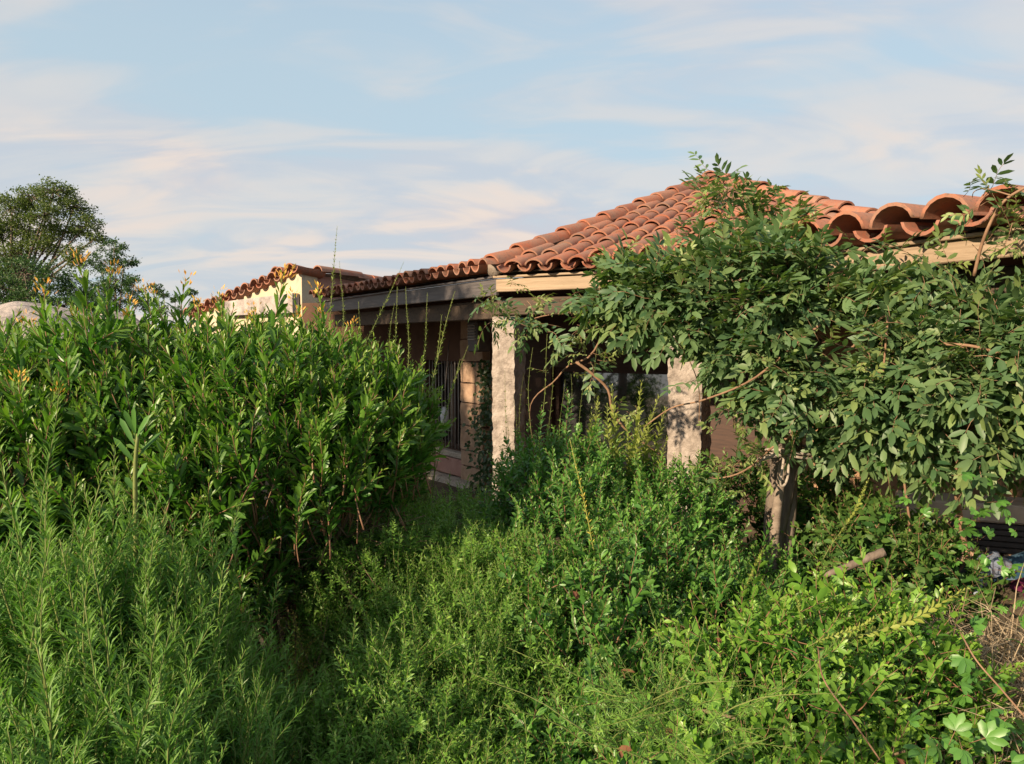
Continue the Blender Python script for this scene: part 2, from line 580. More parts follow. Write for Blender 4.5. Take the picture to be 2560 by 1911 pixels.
def barrel(w0, w1, length, rise, thick=0.016, seg=8, up=True, lift=0.02):
    """one clay tile: w0 wide at its low end (y = 0), w1 at its high end"""
    V, T = [], []
    n = seg + 1
    a0 = math.radians(82)
    for y, w, r, z0 in ((0.0, w0, rise, lift), (length, w1, rise * w1 / w0, 0.0)):
        for tk in (0.0, thick):
            for i in range(n):
                th = -a0 + 2 * a0 * i / seg
                x = (w / 2 - tk) * math.sin(th) / math.sin(a0)
                z = (r - tk) * (math.cos(th) - math.cos(a0)) / (1 - math.cos(a0))
                V.append((x, y, (z + z0) if up else (0.055 - z + z0)))
    lo_o, lo_i, hi_o, hi_i = 0, n, 2 * n, 3 * n
    for i in range(seg):
        for a, b, fl in ((lo_o, hi_o, 0), (lo_i, hi_i, 1), (lo_o, lo_i, 1), (hi_o, hi_i, 0)):
            q = (a + i, a + i + 1, b + i + 1, b + i)
            q = q[::-1] if fl else q
            T += [(q[0], q[1], q[2]), (q[0], q[2], q[3])]
    for i, fl in ((0, 0), (seg, 1)):
        q = (lo_o + i, hi_o + i, hi_i + i, lo_i + i)
        q = q[::-1] if fl else q
        T += [(q[0], q[1], q[2]), (q[0], q[2], q[3])]
    T = np.array(T)
    if not up:
        T = T[:, ::-1]
    # split the rims from the curved faces so that the lips stay crisp
    V = np.array(V)
    Vo, To = [], []
    for grp in (range(0, seg * 8),):
        pass
    nT = len(T)
    curved = [k for k in range(nT - 4) if (k // 2) % 4 in (0, 1)]
    rim = [k for k in range(nT) if k not in set(curved)]
    out_V, out_T = [V[np.unique(T[curved])]], []
    m = {k: i for i, k in enumerate(np.unique(T[curved]))}
    out_T.append(np.vectorize(m.get)(T[curved]))
    off = len(out_V[0])
    m = {k: i + off for i, k in enumerate(np.unique(T[rim]))}
    out_V.append(V[np.unique(T[rim])])
    out_T.append(np.vectorize(m.get)(T[rim]))
    return np.vstack(out_V), np.vstack(out_T)


def tile_mesh(name, *a, **k):
    V, T = barrel(*a, **k)
    return mesh(name, Geo().add(V, T), [M_TILE])


TS, TB = 0.208, 0.292
COVER_S = [tile_mesh('tile', 0.190, 0.150, 0.42, 0.066 * f) for f in (1.0, 1.06, 0.95)]
PAN_S = tile_mesh('pan_tile', 0.145, 0.19, 0.42, 0.062, up=False)
COVER_B = [tile_mesh('tile', 0.272, 0.22, 0.52, 0.108 * f, thick=0.019) for f in (1.0, 1.07, 0.94)]
PAN_B = tile_mesh('pan_tile', 0.225, 0.275, 0.52, 0.078, thick=0.019, up=False)
HIP = [tile_mesh('ridge_tile', 0.23, 0.18, 0.44, 0.10 * f, thick=0.018) for f in (1.0, 1.06)]


def frame(o, ex, ey, ez):
    M = Matrix.Identity(4)
    for i in range(3):
        M[i][0], M[i][1], M[i][2], M[i][3] = float(ex[i]), float(ey[i]), float(ez[i]), float(o[i])
    return M


def put_tile(name, me, parent, o, ex, ey, jit=1.0):
    ex, ey = norm(ex), norm(ey)
    ez = norm(np.cross(ex, ey))
    roll, yaw = rng.normal(0, 0.035) * jit, rng.normal(0, 0.028) * jit
    ey2 = norm(ey + yaw * ex)
    ez2 = norm(ez + roll * ex)
    ex2 = norm(np.cross(ey2, ez2))
    ez2 = np.cross(ex2, ey2)
    o = np.asarray(o, float) + ez * abs(rng.normal(0, 0.004)) * jit + ey * rng.normal(0, 0.008) * jit
    return obj(name, me, parent, M4=frame(o - world_loc(parent), ex2, ey2, ez2))


# roof slabs under the tiles (mortar shows between them)
def v3(p, z):
    return np.array([p[0], p[1], z])


hipF = APEX2 - HIPL * ang(15.2)
HIPH = RUN / math.cos(math.radians(17.85))
hipH = APEX2 - HIPH * ang(-17.15)
BK = np.array([2.9, 12.6])
P3 = v3(APEX2, ZP)
g = Geo()
g.add([v3(A, ZE - 0.01), v3(hipF, ZE - 0.01), P3, v3(hipH, ZE - 0.01), v3(BK, ZE - 0.01)], [(0, 1, 2), (1, 3, 2), (3, 4, 2), (4, 0, 2), (0, 4, 3), (0, 3, 1)])
roof = part('roof', g, [M_MORTAR], villa, smooth=False)

pans = Geo()


def pan_arr(me):
    n = len(me.vertices)
    V = np.empty(n * 3, np.float32)
    me.vertices.foreach_get('co', V)
    T = np.empty(len(me.loops), np.int32)
    me.loops.foreach_get('vertex_index', T)
    return V.reshape(-1, 3).astype(float), T.reshape(-1, 3)


PV, PT = pan_arr(PAN_S)


def tile_face(e0, deg, lcap, rcap, total, skip=0):
    """courses on one face of the hipped roof: e0 its left eave corner, deg its up-slope bearing"""
    n2 = ang(deg)
    e = np.array([n2[1], -n2[0], 0.0])
    upv = norm([n2[0], n2[1], SL])
    nz = np.cross(e, upv)
    f = math.sqrt(1 + SL * SL)
    ncol = int(total / TS)
    for j in range(ncol + 1):
        a = (j + 0.35) * TS
        for k in range(14):
            d = k * 0.325 - 0.09
            lim = min(a * lcap - 0.35, (total - a) * rcap) * f - 0.13
            if d + 0.16 < lim and 0 < a < total:
                o = v3(e0, ZE) + e * a + upv * d + nz * 0.035
                put_tile('tile', COVER_S[rng.integers(3)], roof, o, e, upv)
        a2 = a + TS * 0.5
        for k in range(14):
            d = k * 0.325 - 0.06
            lim = min(a2 * lcap, (total - a2) * rcap) * f - 0.1
            if d + 0.1 < lim and a2 < total:
                o = v3(e0, ZE) + e * a2 + upv * d - nz * 0.02
                pans.add(o + PV @ np.array([e, upv, nz]), PT)


tile_face(A, 29.7, 1 / math.tan(math.radians(14.5)), 1 / math.tan(math.radians(14.5)), 2 * HIPL * math.sin(math.radians(14.5)))
tile_face(hipF, 0.7, 1 / math.tan(math.radians(14.5)), 1 / math.tan(math.radians(17.85)), HIPL * math.sin(math.radians(14.5)) + HIPH * math.sin(math.radians(17.85)))


def hip_tiles(p0, p1, n, me=HIP, parent=None, drop=0.0):
    d = p1 - p0
    ey = norm(d)
    ex = norm(np.cross(ey, (0, 0, 1)))
    for k in range(n):
        o = p0 + d * (k / n) + np.array([0, 0, 0.045 - drop])
        put_tile('ridge_tile', me[k % 2], parent or roof, o, ex, ey, 0.6)


gb = Geo()
for _p in (A, hipF, hipH):      # mortar bedding under the hip tiles
    gb.add(*tube([v3(_p, ZE + 0.012), (v3(_p, ZE + 0.012) + P3) / 2, P3 + np.array([0, 0, 0.012])], 0.07, 8))
part('mortar_bed', gb, [M_MORTAR], roof)
hip_tiles(v3(A, ZE), P3, 12)
hip_tiles(v3(hipF, ZE), P3, 12)
hip_tiles(v3(hipH, ZE), P3, 12)
put_tile('ridge_tile', HIP[0], roof, P3 + np.array([-0.1, -0.12, 0.02]), (1, 0, 0), (0.2, 1, 0.1))
part('pan_tiles', pans, [M_TILE], roof, kind='stuff')


def eave(P, Q, z, spacing, covers, pan, courses, expo, slope, width, over=0.1, skip0=0.0):
    """veranda roof along an eave: slab, pans and cover tiles with their round ends to the garden"""
    P, Q = np.asarray(P), np.asarray(Q)
    L = np.linalg.norm(Q - P)
    h = (Q - P) / L
    n2 = np.array([-h[1], h[0]])
    e = v3(h, 0)
    upv = norm([n2[0], n2[1], slope])
    gs = Geo()
    c0, c1 = v3(P, z - 0.015), v3(Q, z - 0.015)
    gs.add([c0 + upv * 0.02, c1 + upv * 0.02, c1 + upv * width, c0 + upv * width], [(0, 1, 2), (0, 2, 3)])
    slab = part('roof', gs, [M_MORTAR], villa, smooth=False)
    n = int((L - skip0) / spacing)
    nz = np.cross(e, upv)
    for j in range(n + 1):
        a = skip0 + (j + 0.5) * spacing
        for k in range(courses):
            o = v3(P, z) + e * a + upv * (k * expo - over) + nz * 0.045
            if a < L:
                put_tile('tile', covers[rng.integers(3)], slab, o, e, upv, 1.5)
        a2 = a + spacing / 2
        if a2 < L:
            put_tile('tile', pan, slab, v3(P, z) + e * a2 + upv * (-over + 0.006) - nz * 0.008, e, upv, 1.3)
    return slab


eave(LF, A, ZE, TS, COVER_S, PAN_S, 2, 0.33, 0.13, 1.6)
# front eave of the hipped part gets its own pans as pieces
n2 = ang(29.7)
e_ = np.array([n2[1], -n2[0], 0.0])
up_ = norm([n2[0], n2[1], SL])
for j in range(6):
    put_tile('tile', PAN_S, roof, v3(A, ZE) + e_ * ((j + 0.85) * TS) + up_ * (-0.075) - np.cross(e_, up_) * 0.012, e_, up_, 1.2)
eave(B, C, ZE - 0.03, 0.262, COVER_B, PAN_B, 2, 0.4, 0.10, 1.0, skip0=-0.05)
eave(C, E2, ZE - 0.07, TB, COVER_B, PAN_B, 2, 0.4, 0.09, 2.2, over=0.1)


# timber of the veranda
def seg_box(P, Q, off, z0, z1, thick, ext0=0.0, ext1=0.0, bev=0.006):
    P, Q = np.asarray(P, float), np.asarray(Q, float)
    L = np.linalg.norm(Q - P)
    h = (Q - P) / L
    n2_ = np.array([-h[1], h[0]])
    P, Q = P - h * ext0, Q + h * ext1
    c = (P + Q) / 2 + n2_ * off
    return box(v3(c, (z0 + z1) / 2), np.linalg.norm(Q - P) / 2, thick / 2, (z1 - z0) / 2, v3(h, 0), v3(n2_, 0), (0, 0, 1), bev)


def hdir(P, Q):
    return (np.asarray(Q) - np.asarray(P)) / np.linalg.norm(np.asarray(Q) - np.asarray(P))


M_W_LEFT = mat_wood('shade_toned_weathered_timber', (0.040, 0.036, 0.036), (0.135, 0.120, 0.115), hdir(LF, A), 0.55, 0.4)  # shade on the left fascia is put into its timber colour
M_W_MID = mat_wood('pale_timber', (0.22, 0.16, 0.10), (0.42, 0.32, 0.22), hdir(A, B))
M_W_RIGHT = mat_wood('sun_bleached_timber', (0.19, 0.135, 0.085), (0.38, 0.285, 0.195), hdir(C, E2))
M_W_BEAM = mat_wood('brown_beam', (0.035, 0.026, 0.019), (0.10, 0.072, 0.05), hdir(A, B))
part('fascia_board', Geo().add(*seg_box(LF, A, 0.06, 2.405, 2.558, 0.04, 0, 0.0)), [M_W_LEFT], villa, label='weathered fascia board, its timber coloured darker to stand in for shade', smooth=False)
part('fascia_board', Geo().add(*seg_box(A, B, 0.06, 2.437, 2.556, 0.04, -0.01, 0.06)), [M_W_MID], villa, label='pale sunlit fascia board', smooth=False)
part('fascia_board', Geo().add(*seg_box(B, C, 0.06, 2.436, 2.554, 0.04, -0.03, 0.03)), [M_W_MID], villa, smooth=False)
part('fascia_board', Geo().add(*seg_box(C, E2, 0.06, 2.395, 2.505, 0.04)), [M_W_RIGHT], villa, smooth=False)
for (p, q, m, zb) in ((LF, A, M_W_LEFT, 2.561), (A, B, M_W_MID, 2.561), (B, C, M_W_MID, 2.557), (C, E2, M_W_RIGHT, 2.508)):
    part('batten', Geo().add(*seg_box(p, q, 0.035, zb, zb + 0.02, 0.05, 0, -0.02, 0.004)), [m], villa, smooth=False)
# rafter ends under the big tiles
h_ = hdir(C, E2)
n_ = np.array([-h_[1], h_[0]])
for k in range(14):
    p = C + h_ * (0.2 + k * TB) + n_ * 0.3
    part('rafter', Geo().add(*box(v3(p, 2.572), 0.032, 0.28, 0.03, v3(h_, 0), v3(n_, 0.0), (0, 0, 1), 0.004)), [M_W_BEAM], villa, smooth=False)

pil1, pil2 = np.array([-0.03, 7.16]), np.array([1.475, 6.3])
part('lintel_beam', Geo().add(*seg_box(LF + ang(59) * 0.36, pil1, 0, 2.2, 2.38, 0.17, 0, -0.02)), [M_W_BEAM], villa, smooth=False)
part('lintel_beam', Geo().add(*seg_box(pil1, pil2, 0, 2.23, 2.385, 0.18, 0.08, 0.1)), [M_W_BEAM], villa, smooth=False)
part('lintel_beam', Geo().add(*seg_box(pil2, E2 + n_ * 0.45, 0, 2.2, 2.382, 0.18, -0.11, 0)), [M_W_BEAM], villa, smooth=False)
gs = Geo()
sp = [LF, A, B, C, E2, np.array([5.0, 2.4]), np.array([5.2, 12.5]), np.array([-0.5, 14.0]), np.array([-3.0, 13.0])]
off_in = [ang(59) * 0.09, ang(45) * 0.09, ang(36) * 0.09, ang(55) * 0.09, ang(65) * 0.09]
pts = [v3(p + (off_in[i] if i < 5 else 0), 2.53) for i, p in enumerate(sp)]
gs.add(pts + [v3((2.0, 9.0), 2.53)], [(i, (i + 1) % 9, 9) for i in range(9)])
part('soffit', gs, [M_DARKWOOD], villa, smooth=False)


def rough_block(c, ex, ey, ez, ax, ay, res, amp, fs, seed):
    """a hewn block: a gridded box with uneven faces"""
    g_ = Geo()
    ax, ay, az = v3(ax, 0), v3(ay, 0), np.array([0, 0, 1.0])
    D = ((ax, ay, az, ex, ey, ez), (ay, az, ax, ey, ez, ex), (az, ax, ay, ez, ex, ey))
    for (a, b, n, ea, eb, en) in D:
        na, nb = max(2, int(2 * ea / res) + 1), max(2, int(2 * eb / res) + 1)
        for s in (-1, 1):
            V = []
            for i in range(na):
                for j in range(nb):
                    x, y = -1 + 2 * i / (na - 1), -1 + 2 * j / (nb - 1)
                    p = a * x * ea + b * y * eb + n * s * en
                    q = p * np.array([1, 1, 1])
                    # round the corners a little, then hew
                    k = 1 - 0.012 * ((abs(x) > 0.98) + (abs(y) > 0.98))
                    dn = Vector((*((q + seed) * fs),))
                    w = mnoise.noise_vector(dn) * amp + mnoise.noise_vector(dn * 3.1) * amp * 0.5
                    V.append(c + p * k + np.array(w))
            T = grid_sheet(None, na, nb)
            if s < 0:
                T = T[:, ::-1]
            g_.add(V, T)
    return g_


for (p, w, deg, sd) in ((pil1, 0.1175, 26.5, 3.0), (pil2, 0.142, 30.0, 11.0)):
    nn_ = ang(deg)
    part('pillar', rough_block(v3(p, 1.1), w, w, 1.12, np.array([nn_[1], -nn_[0]]), nn_, 0.02, 0.013, 12.0, sd), [M_GRANITE], villa)

# walls set back under the veranda
W1a, W1b, W2b, W3b = np.array([-1.55, 11.7]), np.array([-0.20, 9.80]), np.array([2.75, 7.9]), np.array([4.4, 4.2])


def along(u, P, Q):
    a = (u - 1280) / FPX
    h = hdir(P, Q)
    # P + s h on x = a y   (pitch changes this by under a pixel near the horizon)
    s = (a * P[1] - P[0]) / (h[0] - a * h[1])
    return s, P[1] + s * h[1]


def zat(v, y):
    return W(1280, v, y)[2]


def wall(P, Q, z0, z1, th, holes):
    L = np.linalg.norm(Q - P)
    h = hdir(P, Q)
    g_ = Geo()
    cuts = sorted(holes)
    x = 0.0

    def piece(a0, a1, b0, b1):
        if a1 - a0 > 0.01 and b1 - b0 > 0.01:
            g_.add(*seg_box(P + h * a0, P + h * a1, th / 2, b0, b1, th, bev=0))
    for (a0, a1, b0, b1) in cuts:
        piece(x, a0, z0, z1)
        piece(a0, a1, z0, b0)
        piece(a0, a1, b1, z1)
        x = a1
    piece(x, L, z0, z1)
    return g_


sa, ya = along(1064, W1a, W1b)
sb, yb = along(1167, W1a, W1b)
zw0, zw1 = zat(1132, yb), zat(905, yb)
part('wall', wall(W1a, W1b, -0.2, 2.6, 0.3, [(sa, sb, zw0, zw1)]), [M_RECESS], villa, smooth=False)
sc, yc = along(1378, W1b, W2b)
sd_, yd = along(1700, W1b, W2b)
zg0, zg1 = zat(1235, yc), zat(918, yc)
part('wall', wall(W1b, W2b, -0.2, 2.6, 0.3, [(sc, sd_, zg0, zg1)]), [M_DARKWOOD], villa, label='dark timber wall around the big window, continued to the pier in place of shade', smooth=False)  # dark timber carried on to the pier, standing in for veranda shade
part('wall', wall(W2b, W3b, -0.2, 2.6, 0.3, []), [M_WALL], villa, smooth=False)
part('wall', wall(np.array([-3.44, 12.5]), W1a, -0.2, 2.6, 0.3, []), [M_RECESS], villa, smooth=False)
part('wall', wall(W3b, np.array([5.2, 2.2]), -0.2, 2.6, 0.3, []), [M_WALL], villa, smooth=False)

h1 = hdir(W1a, W1b)
n1_ = np.array([-h1[1], h1[0]])
wq = W1a + h1 * sa
wp = W1a + h1 * sb
win = part('window', Geo().add(*seg_box(wq, wp, 0.22, zw0, zw1, 0.02, bev=0)), [M_GLASS], villa, label='barred window in the ochre wall', smooth=False)
for (a0, a1, b0, b1) in ((sa, sa + 0.045, zw0, zw1), (sb - 0.045, sb, zw0, zw1), (sa + 0.045, sb - 0.045, zw0, zw0 + 0.05), (sa + 0.045, sb - 0.045, zw1 - 0.05, zw1), ((sa + sb) / 2 - 0.03, (sa + sb) / 2 + 0.03, zw0 + 0.05, zw1 - 0.05)):
    part('frame', Geo().add(*seg_box(W1a + h1 * a0, W1a + h1 * a1, 0.17, b0, b1, 0.06, bev=0.004)), [M_DARKWOOD], win, smooth=False)
nb = 13
for k in range(nb):
    s = sa + 0.03 + (sb - sa - 0.06) * k / (nb - 1)
    p = W1a + h1 * s + n1_ * 0.05
    part('bar', Geo().add(*tube([v3(p, zw0 + 0.002), v3(p, (zw0 + zw1) / 2), v3(p, zw1 - 0.002)], 0.009, 6)), [M_BAR], win)
part('sill', Geo().add(*seg_box(wq, wp, -0.03, zw0 - 0.085, zw0 - 0.004, 0.16, 0.1, 0.09, 0.012)), [M_ROUGHCAST], win, smooth=False)
part('apron_block', Geo().add(*seg_box(wq, wp, -0.06, zw0 - 0.33, zw0 - 0.095, 0.11, 0.12, 0.08, 0.012)), [M_MAUVE], win, smooth=False)
part('plinth', rough_block(v3((wq + wp) / 2 - n1_ * 0.13, (zw0 - 0.34) / 2 - 0.1), (sb - sa) / 2 + 0.45, 0.11, (zw0 - 0.34) / 2 + 0.09, h1, n1_, 0.06, 0.02, 7.0, 5.0), [M_ROUGHCAST], villa)
# pier of squared stones beside the barred window
s0, _ = along(1168, W1a, W1b)
s1, yp = along(1226, W1a, W1b)
zt = 0.0
k = 0
while zt < 2.2:
    hh = float(rng.uniform(0.2, 0.34))
    p = W1a + h1 * ((s0 + s1) / 2 + rng.normal(0, 0.012)) - n1_ * 0.05
    part('stone_block', rough_block(v3(p, zt + hh / 2), (s1 - s0) / 2 - 0.008, 0.07, hh / 2 - 0.008, h1, n1_, 0.05, 0.012, 8.0, 3.0 * k), [M_BLOCK], villa)
    zt += hh
    k += 1
# big dark window that mirrors the sky
h2 = hdir(W1b, W2b)
gp, gq = W1b + h2 * sc, W1b + h2 * sd_
_n2 = v3(np.array([-h2[1], h2[0]]), 0)
_g0, _g1 = v3(gp, zg0) + _n2 * 0.10, v3(gq, zg0) + _n2 * 0.10
_t = np.array([0, 0, zg1 - zg0]) + _n2 * 0.06      # the pane leans back into the room
bigwin = part('window', Geo().add([_g0, _g1, _g1 + _t, _g0 + _t, _g0 + _n2 * 0.02, _g1 + _n2 * 0.02, _g1 + _t + _n2 * 0.02, _g0 + _t + _n2 * 0.02], [(0, 1, 2), (0, 2, 3), (5, 4, 7), (5, 7, 6)]), [M_GLASS], villa, label='wide window pane mirroring sky and trees', smooth=False)
for (a0, a1, b0, b1) in ((sc, sc + 0.06, zg0, zg1), (sd_ - 0.06, sd_, zg0, zg1), (sc + 0.06, sd_ - 0.06, zg0, zg0 + 0.07), (sc + 0.06, sd_ - 0.06, zg1 - 0.06, zg1)):
    part('frame', Geo().add(*seg_box(W1b + h2 * a0, W1b + h2 * a1, 0.12, b0, b1, 0.06, bev=0.004)), [M_DARKWOOD], bigwin, smooth=False)

# ------------------------------------------------------------------ plastered wing on the left
K = np.array([-3.44, 12.5])
KL = np.array([-6.4, 15.2])
KR = np.array([-2.0, 14.35])
zk, zl = 3.10, 2.42
wing = thing('plastered_wing', (-4.2, 13.6, 0), 'small plastered building with scalloped tile edge beyond the flowering shrub', 'building')
hL, hR = hdir(K, KL), hdir(K, KR)


def quadwall(P, Q, zb, zp, zq, th):
    h = hdir(P, Q)
    n = np.array([-h[1], h[0]])
    V = [v3(P, zb), v3(Q, zb), v3(Q, zq), v3(P, zp), v3(P + n * th, zb), v3(Q + n * th, zb), v3(Q + n * th, zq), v3(P + n * th, zp)]
    T = [(0, 1, 2), (0, 2, 3), (5, 4, 7), (5, 7, 6), (3, 2, 6), (3, 6, 7), (1, 5, 6), (1, 6, 2), (4, 0, 3), (4, 3, 7)]
    return np.array(V), np.array(T)


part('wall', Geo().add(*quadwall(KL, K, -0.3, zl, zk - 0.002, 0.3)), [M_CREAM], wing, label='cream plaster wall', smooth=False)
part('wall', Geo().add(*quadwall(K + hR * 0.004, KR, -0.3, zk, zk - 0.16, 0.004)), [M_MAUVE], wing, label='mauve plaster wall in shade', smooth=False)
part('ledge_slab', Geo().add(*quadwall(KL + (K - KL) * 0.42 - np.array([0.10, 0.10]), K - np.array([0.1, 0.1]) - hL * -0.05, zl + 0.02, zl + 0.28, zk - 0.34, 0.12)), [M_BOULDER], wing, label='grey weathered stone slab', smooth=False)
inw = np.array([-(-hL[1]), -hL[0]])
inw = np.array([-hdir(KL, K)[1], hdir(KL, K)[0]])
gs = Geo()
gs.add([v3(KL, zl + 0.01), v3(K, zk + 0.01), v3(KR, zk - 0.15), v3(KL + inw * 3, zl + 0.2), v3(K + inw * 2.5, zk + 0.02)], [(0, 1, 4), (0, 4, 3), (1, 2, 4)])
wroof = part('roof', gs, [M_MORTAR], wing, smooth=False)
Lk = np.linalg.norm(KL - K)
ex3 = norm(np.array([*(K - KL), zk - zl]))
ey3 = norm(v3(inw, -0.05))
for k in range(14):
    s = 0.12 + k * 0.287
    if s > Lk:
        break
    o = v3(K, zk) + (v3(KL, zl) - v3(K, zk)) * (s / Lk)
    put_tile('tile', COVER_B[k % 3], wroof, o - v3(inw, 0) * 0.16 + np.array([0, 0, 0.04]), ex3, ey3, 1.3)
    put_tile('tile', PAN_B, wroof, o - v3(inw, 0) * 0.14 + ex3 * 0.143 + np.array([0, 0, -0.02]), ex3, ey3, 1.2)
put_tile('ridge_tile', COVER_B[0], wroof, v3(K, zk) - ex3 * 0.82 + np.array([0, 0, 0.16]) + v3(hR, 0) * 0.0, np.cross(norm(v3(hR, 0.0)), (0, 0, 1)), v3(hR, 0.0), 0.5)
for k in range(6):
    o = v3(K + hR * (0.28 + k * 0.38), zk - 0.02 - 0.026 * k) + np.array([0.05, -0.06, 0.02])
    put_tile('tile', COVER_B[k % 3], wroof, o, np.cross(norm(v3(hR, -0.05)), (0, 0, 1)), v3(hR, 0.03), 1.0)

# ------------------------------------------------------------------ lamp and plaque on the veranda
lp = W(1197, 842, 8.6)
lamp = thing('louvred_lamp', (lp[0], lp[1], lp[2] - 0.2), 'dark louvred lantern hanging under the beam by the pillar', 'lamp')
ax1, ay1 = v3(h1, 0), v3(n1_, 0)
part('housing', Geo().add(*box(lp, 0.10, 0.09, 0.17, ax1, ay1, (0, 0, 1), 0.01)).add(*box(lp + np.array([0, 0, 0.19]), 0.12, 0.11, 0.02, ax1, ay1, (0, 0, 1), 0.006)), [M_IRON], lamp, smooth=False)
for k in range(6):
    c = lp + np.array([0, 0, -0.03 + k * 0.032]) - ay1 * 0.098
    part('slat', Geo().add(*box(c, 0.075, 0.012, 0.007, ax1, norm(ay1 + np.array([0, 0, 0.6])), norm(np.array([0, 0, 1]) - ay1 * 0.6), 0.002)), [M_BAR], lamp, smooth=False)
part('rod', Geo().add(*tube([lp + np.array([0, 0, 0.2]), np.array([lp[0], lp[1], 2.4]), np.array([lp[0], lp[1], 2.535])], 0.012, 6)), [M_IRON], lamp)

pl = W(1111, 1040, 10.0)
plq = thing('hanging_plaque', pl - np.array([0, 0, 0.12]), 'small pale grey plaque hanging before the barred window', 'plaque')
Vp = []
for s in (-1, 1):
    for k in range(14):
        th = 2 * PI * k / 14
        Vp.append(pl + np.array([0.055 * math.cos(th), s * 0.012, (0.125 if math.sin(th) > 0 else 0.15) * math.sin(th)]) * (1.0 if s < 0 else 0.92))
Tp = [(k, (k + 1) % 14, 14 + (k + 1) % 14) for k in range(14)] + [(k, 14 + (k + 1) % 14, 14 + k) for k in range(14)]
Tp += [(0, k + 1, k) for k in range(1, 13)] + [(14, 14 + k, 14 + k + 1) for k in range(1, 13)]
M_PALE = mat_noise('pale_enamel', [(0.3, (0.42, 0.44, 0.47)), (0.7, (0.56, 0.58, 0.6))], 12, rough=0.5)
part('plate', Geo().add(Vp, Tp), [M_PALE], plq)
part('cord', Geo().add(*tube(spline([pl + np.array([0, 0, 0.12]), pl + np.array([0.02, 0.05, 0.5]), pl + np.array([0.06, 0.1, 1.0])], 8), 0.006, 5)), [M_IRON], plq)

# ------------------------------------------------------------------ leaves and shoots
def leaf(L, Wd, fold=0.25, droop=0.15, obov=0.5, n=8):
    """one leaf along +Y, upper side +Z, folded along its midrib"""
    if n == 2:
        V = np.array([(0, 0, 0), (-Wd / 2, L * obov, fold * Wd / 2), (Wd / 2, L * obov, fold * Wd / 2), (0, L, -droop * L)])
        return V, np.array([(0, 2, 1), (1, 2, 3)])
    if n == 4:
        V = np.array([(0, 0, 0), (-Wd / 2, L * obov, fold * Wd / 2), (0, L * obov, -0.02 * L), (Wd / 2, L * obov, fold * Wd / 2), (0, L, -droop * L)])
        return V, np.array([(0, 2, 1), (0, 3, 2), (1, 2, 4), (2, 3, 4)])
    y1, y2 = L * (obov - 0.2), L * (obov + 0.22)
    w1, w2 = Wd * 0.82 / 2, Wd * 0.9 / 2
    z = lambda y: -droop * L * (y / L) ** 2
    V = np.array([(0, 0, 0),
                  (-w1, y1, z(y1) + fold * w1), (0, y1, z(y1)), (w1, y1, z(y1) + fold * w1),
                  (-w2, y2, z(y2) + fold * w2), (0, y2, z(y2)), (w2, y2, z(y2) + fold * w2),
                  (0, L, z(L))])
    T = np.array([(0, 2, 1), (0, 3, 2), (1, 2, 5), (1, 5, 4), (2, 3, 6), (2, 6, 5), (4, 5, 7), (5, 6, 7)])
    return V, T


def add_leaf(g_, base, d, up, L, Wd, mat, tint, rnd, **k):
    V, T = leaf(L, Wd, **k)
    y = norm(d)
    x = np.cross(y, up)
    x = norm(x) if np.linalg.norm(x) > 1e-4 else norm(np.cross(y, (0.3, 0.8, 0.1)))
    z = np.cross(x, y)
    g_.add(base + V @ np.array([x, y, z]), T, mat, tint, rnd)


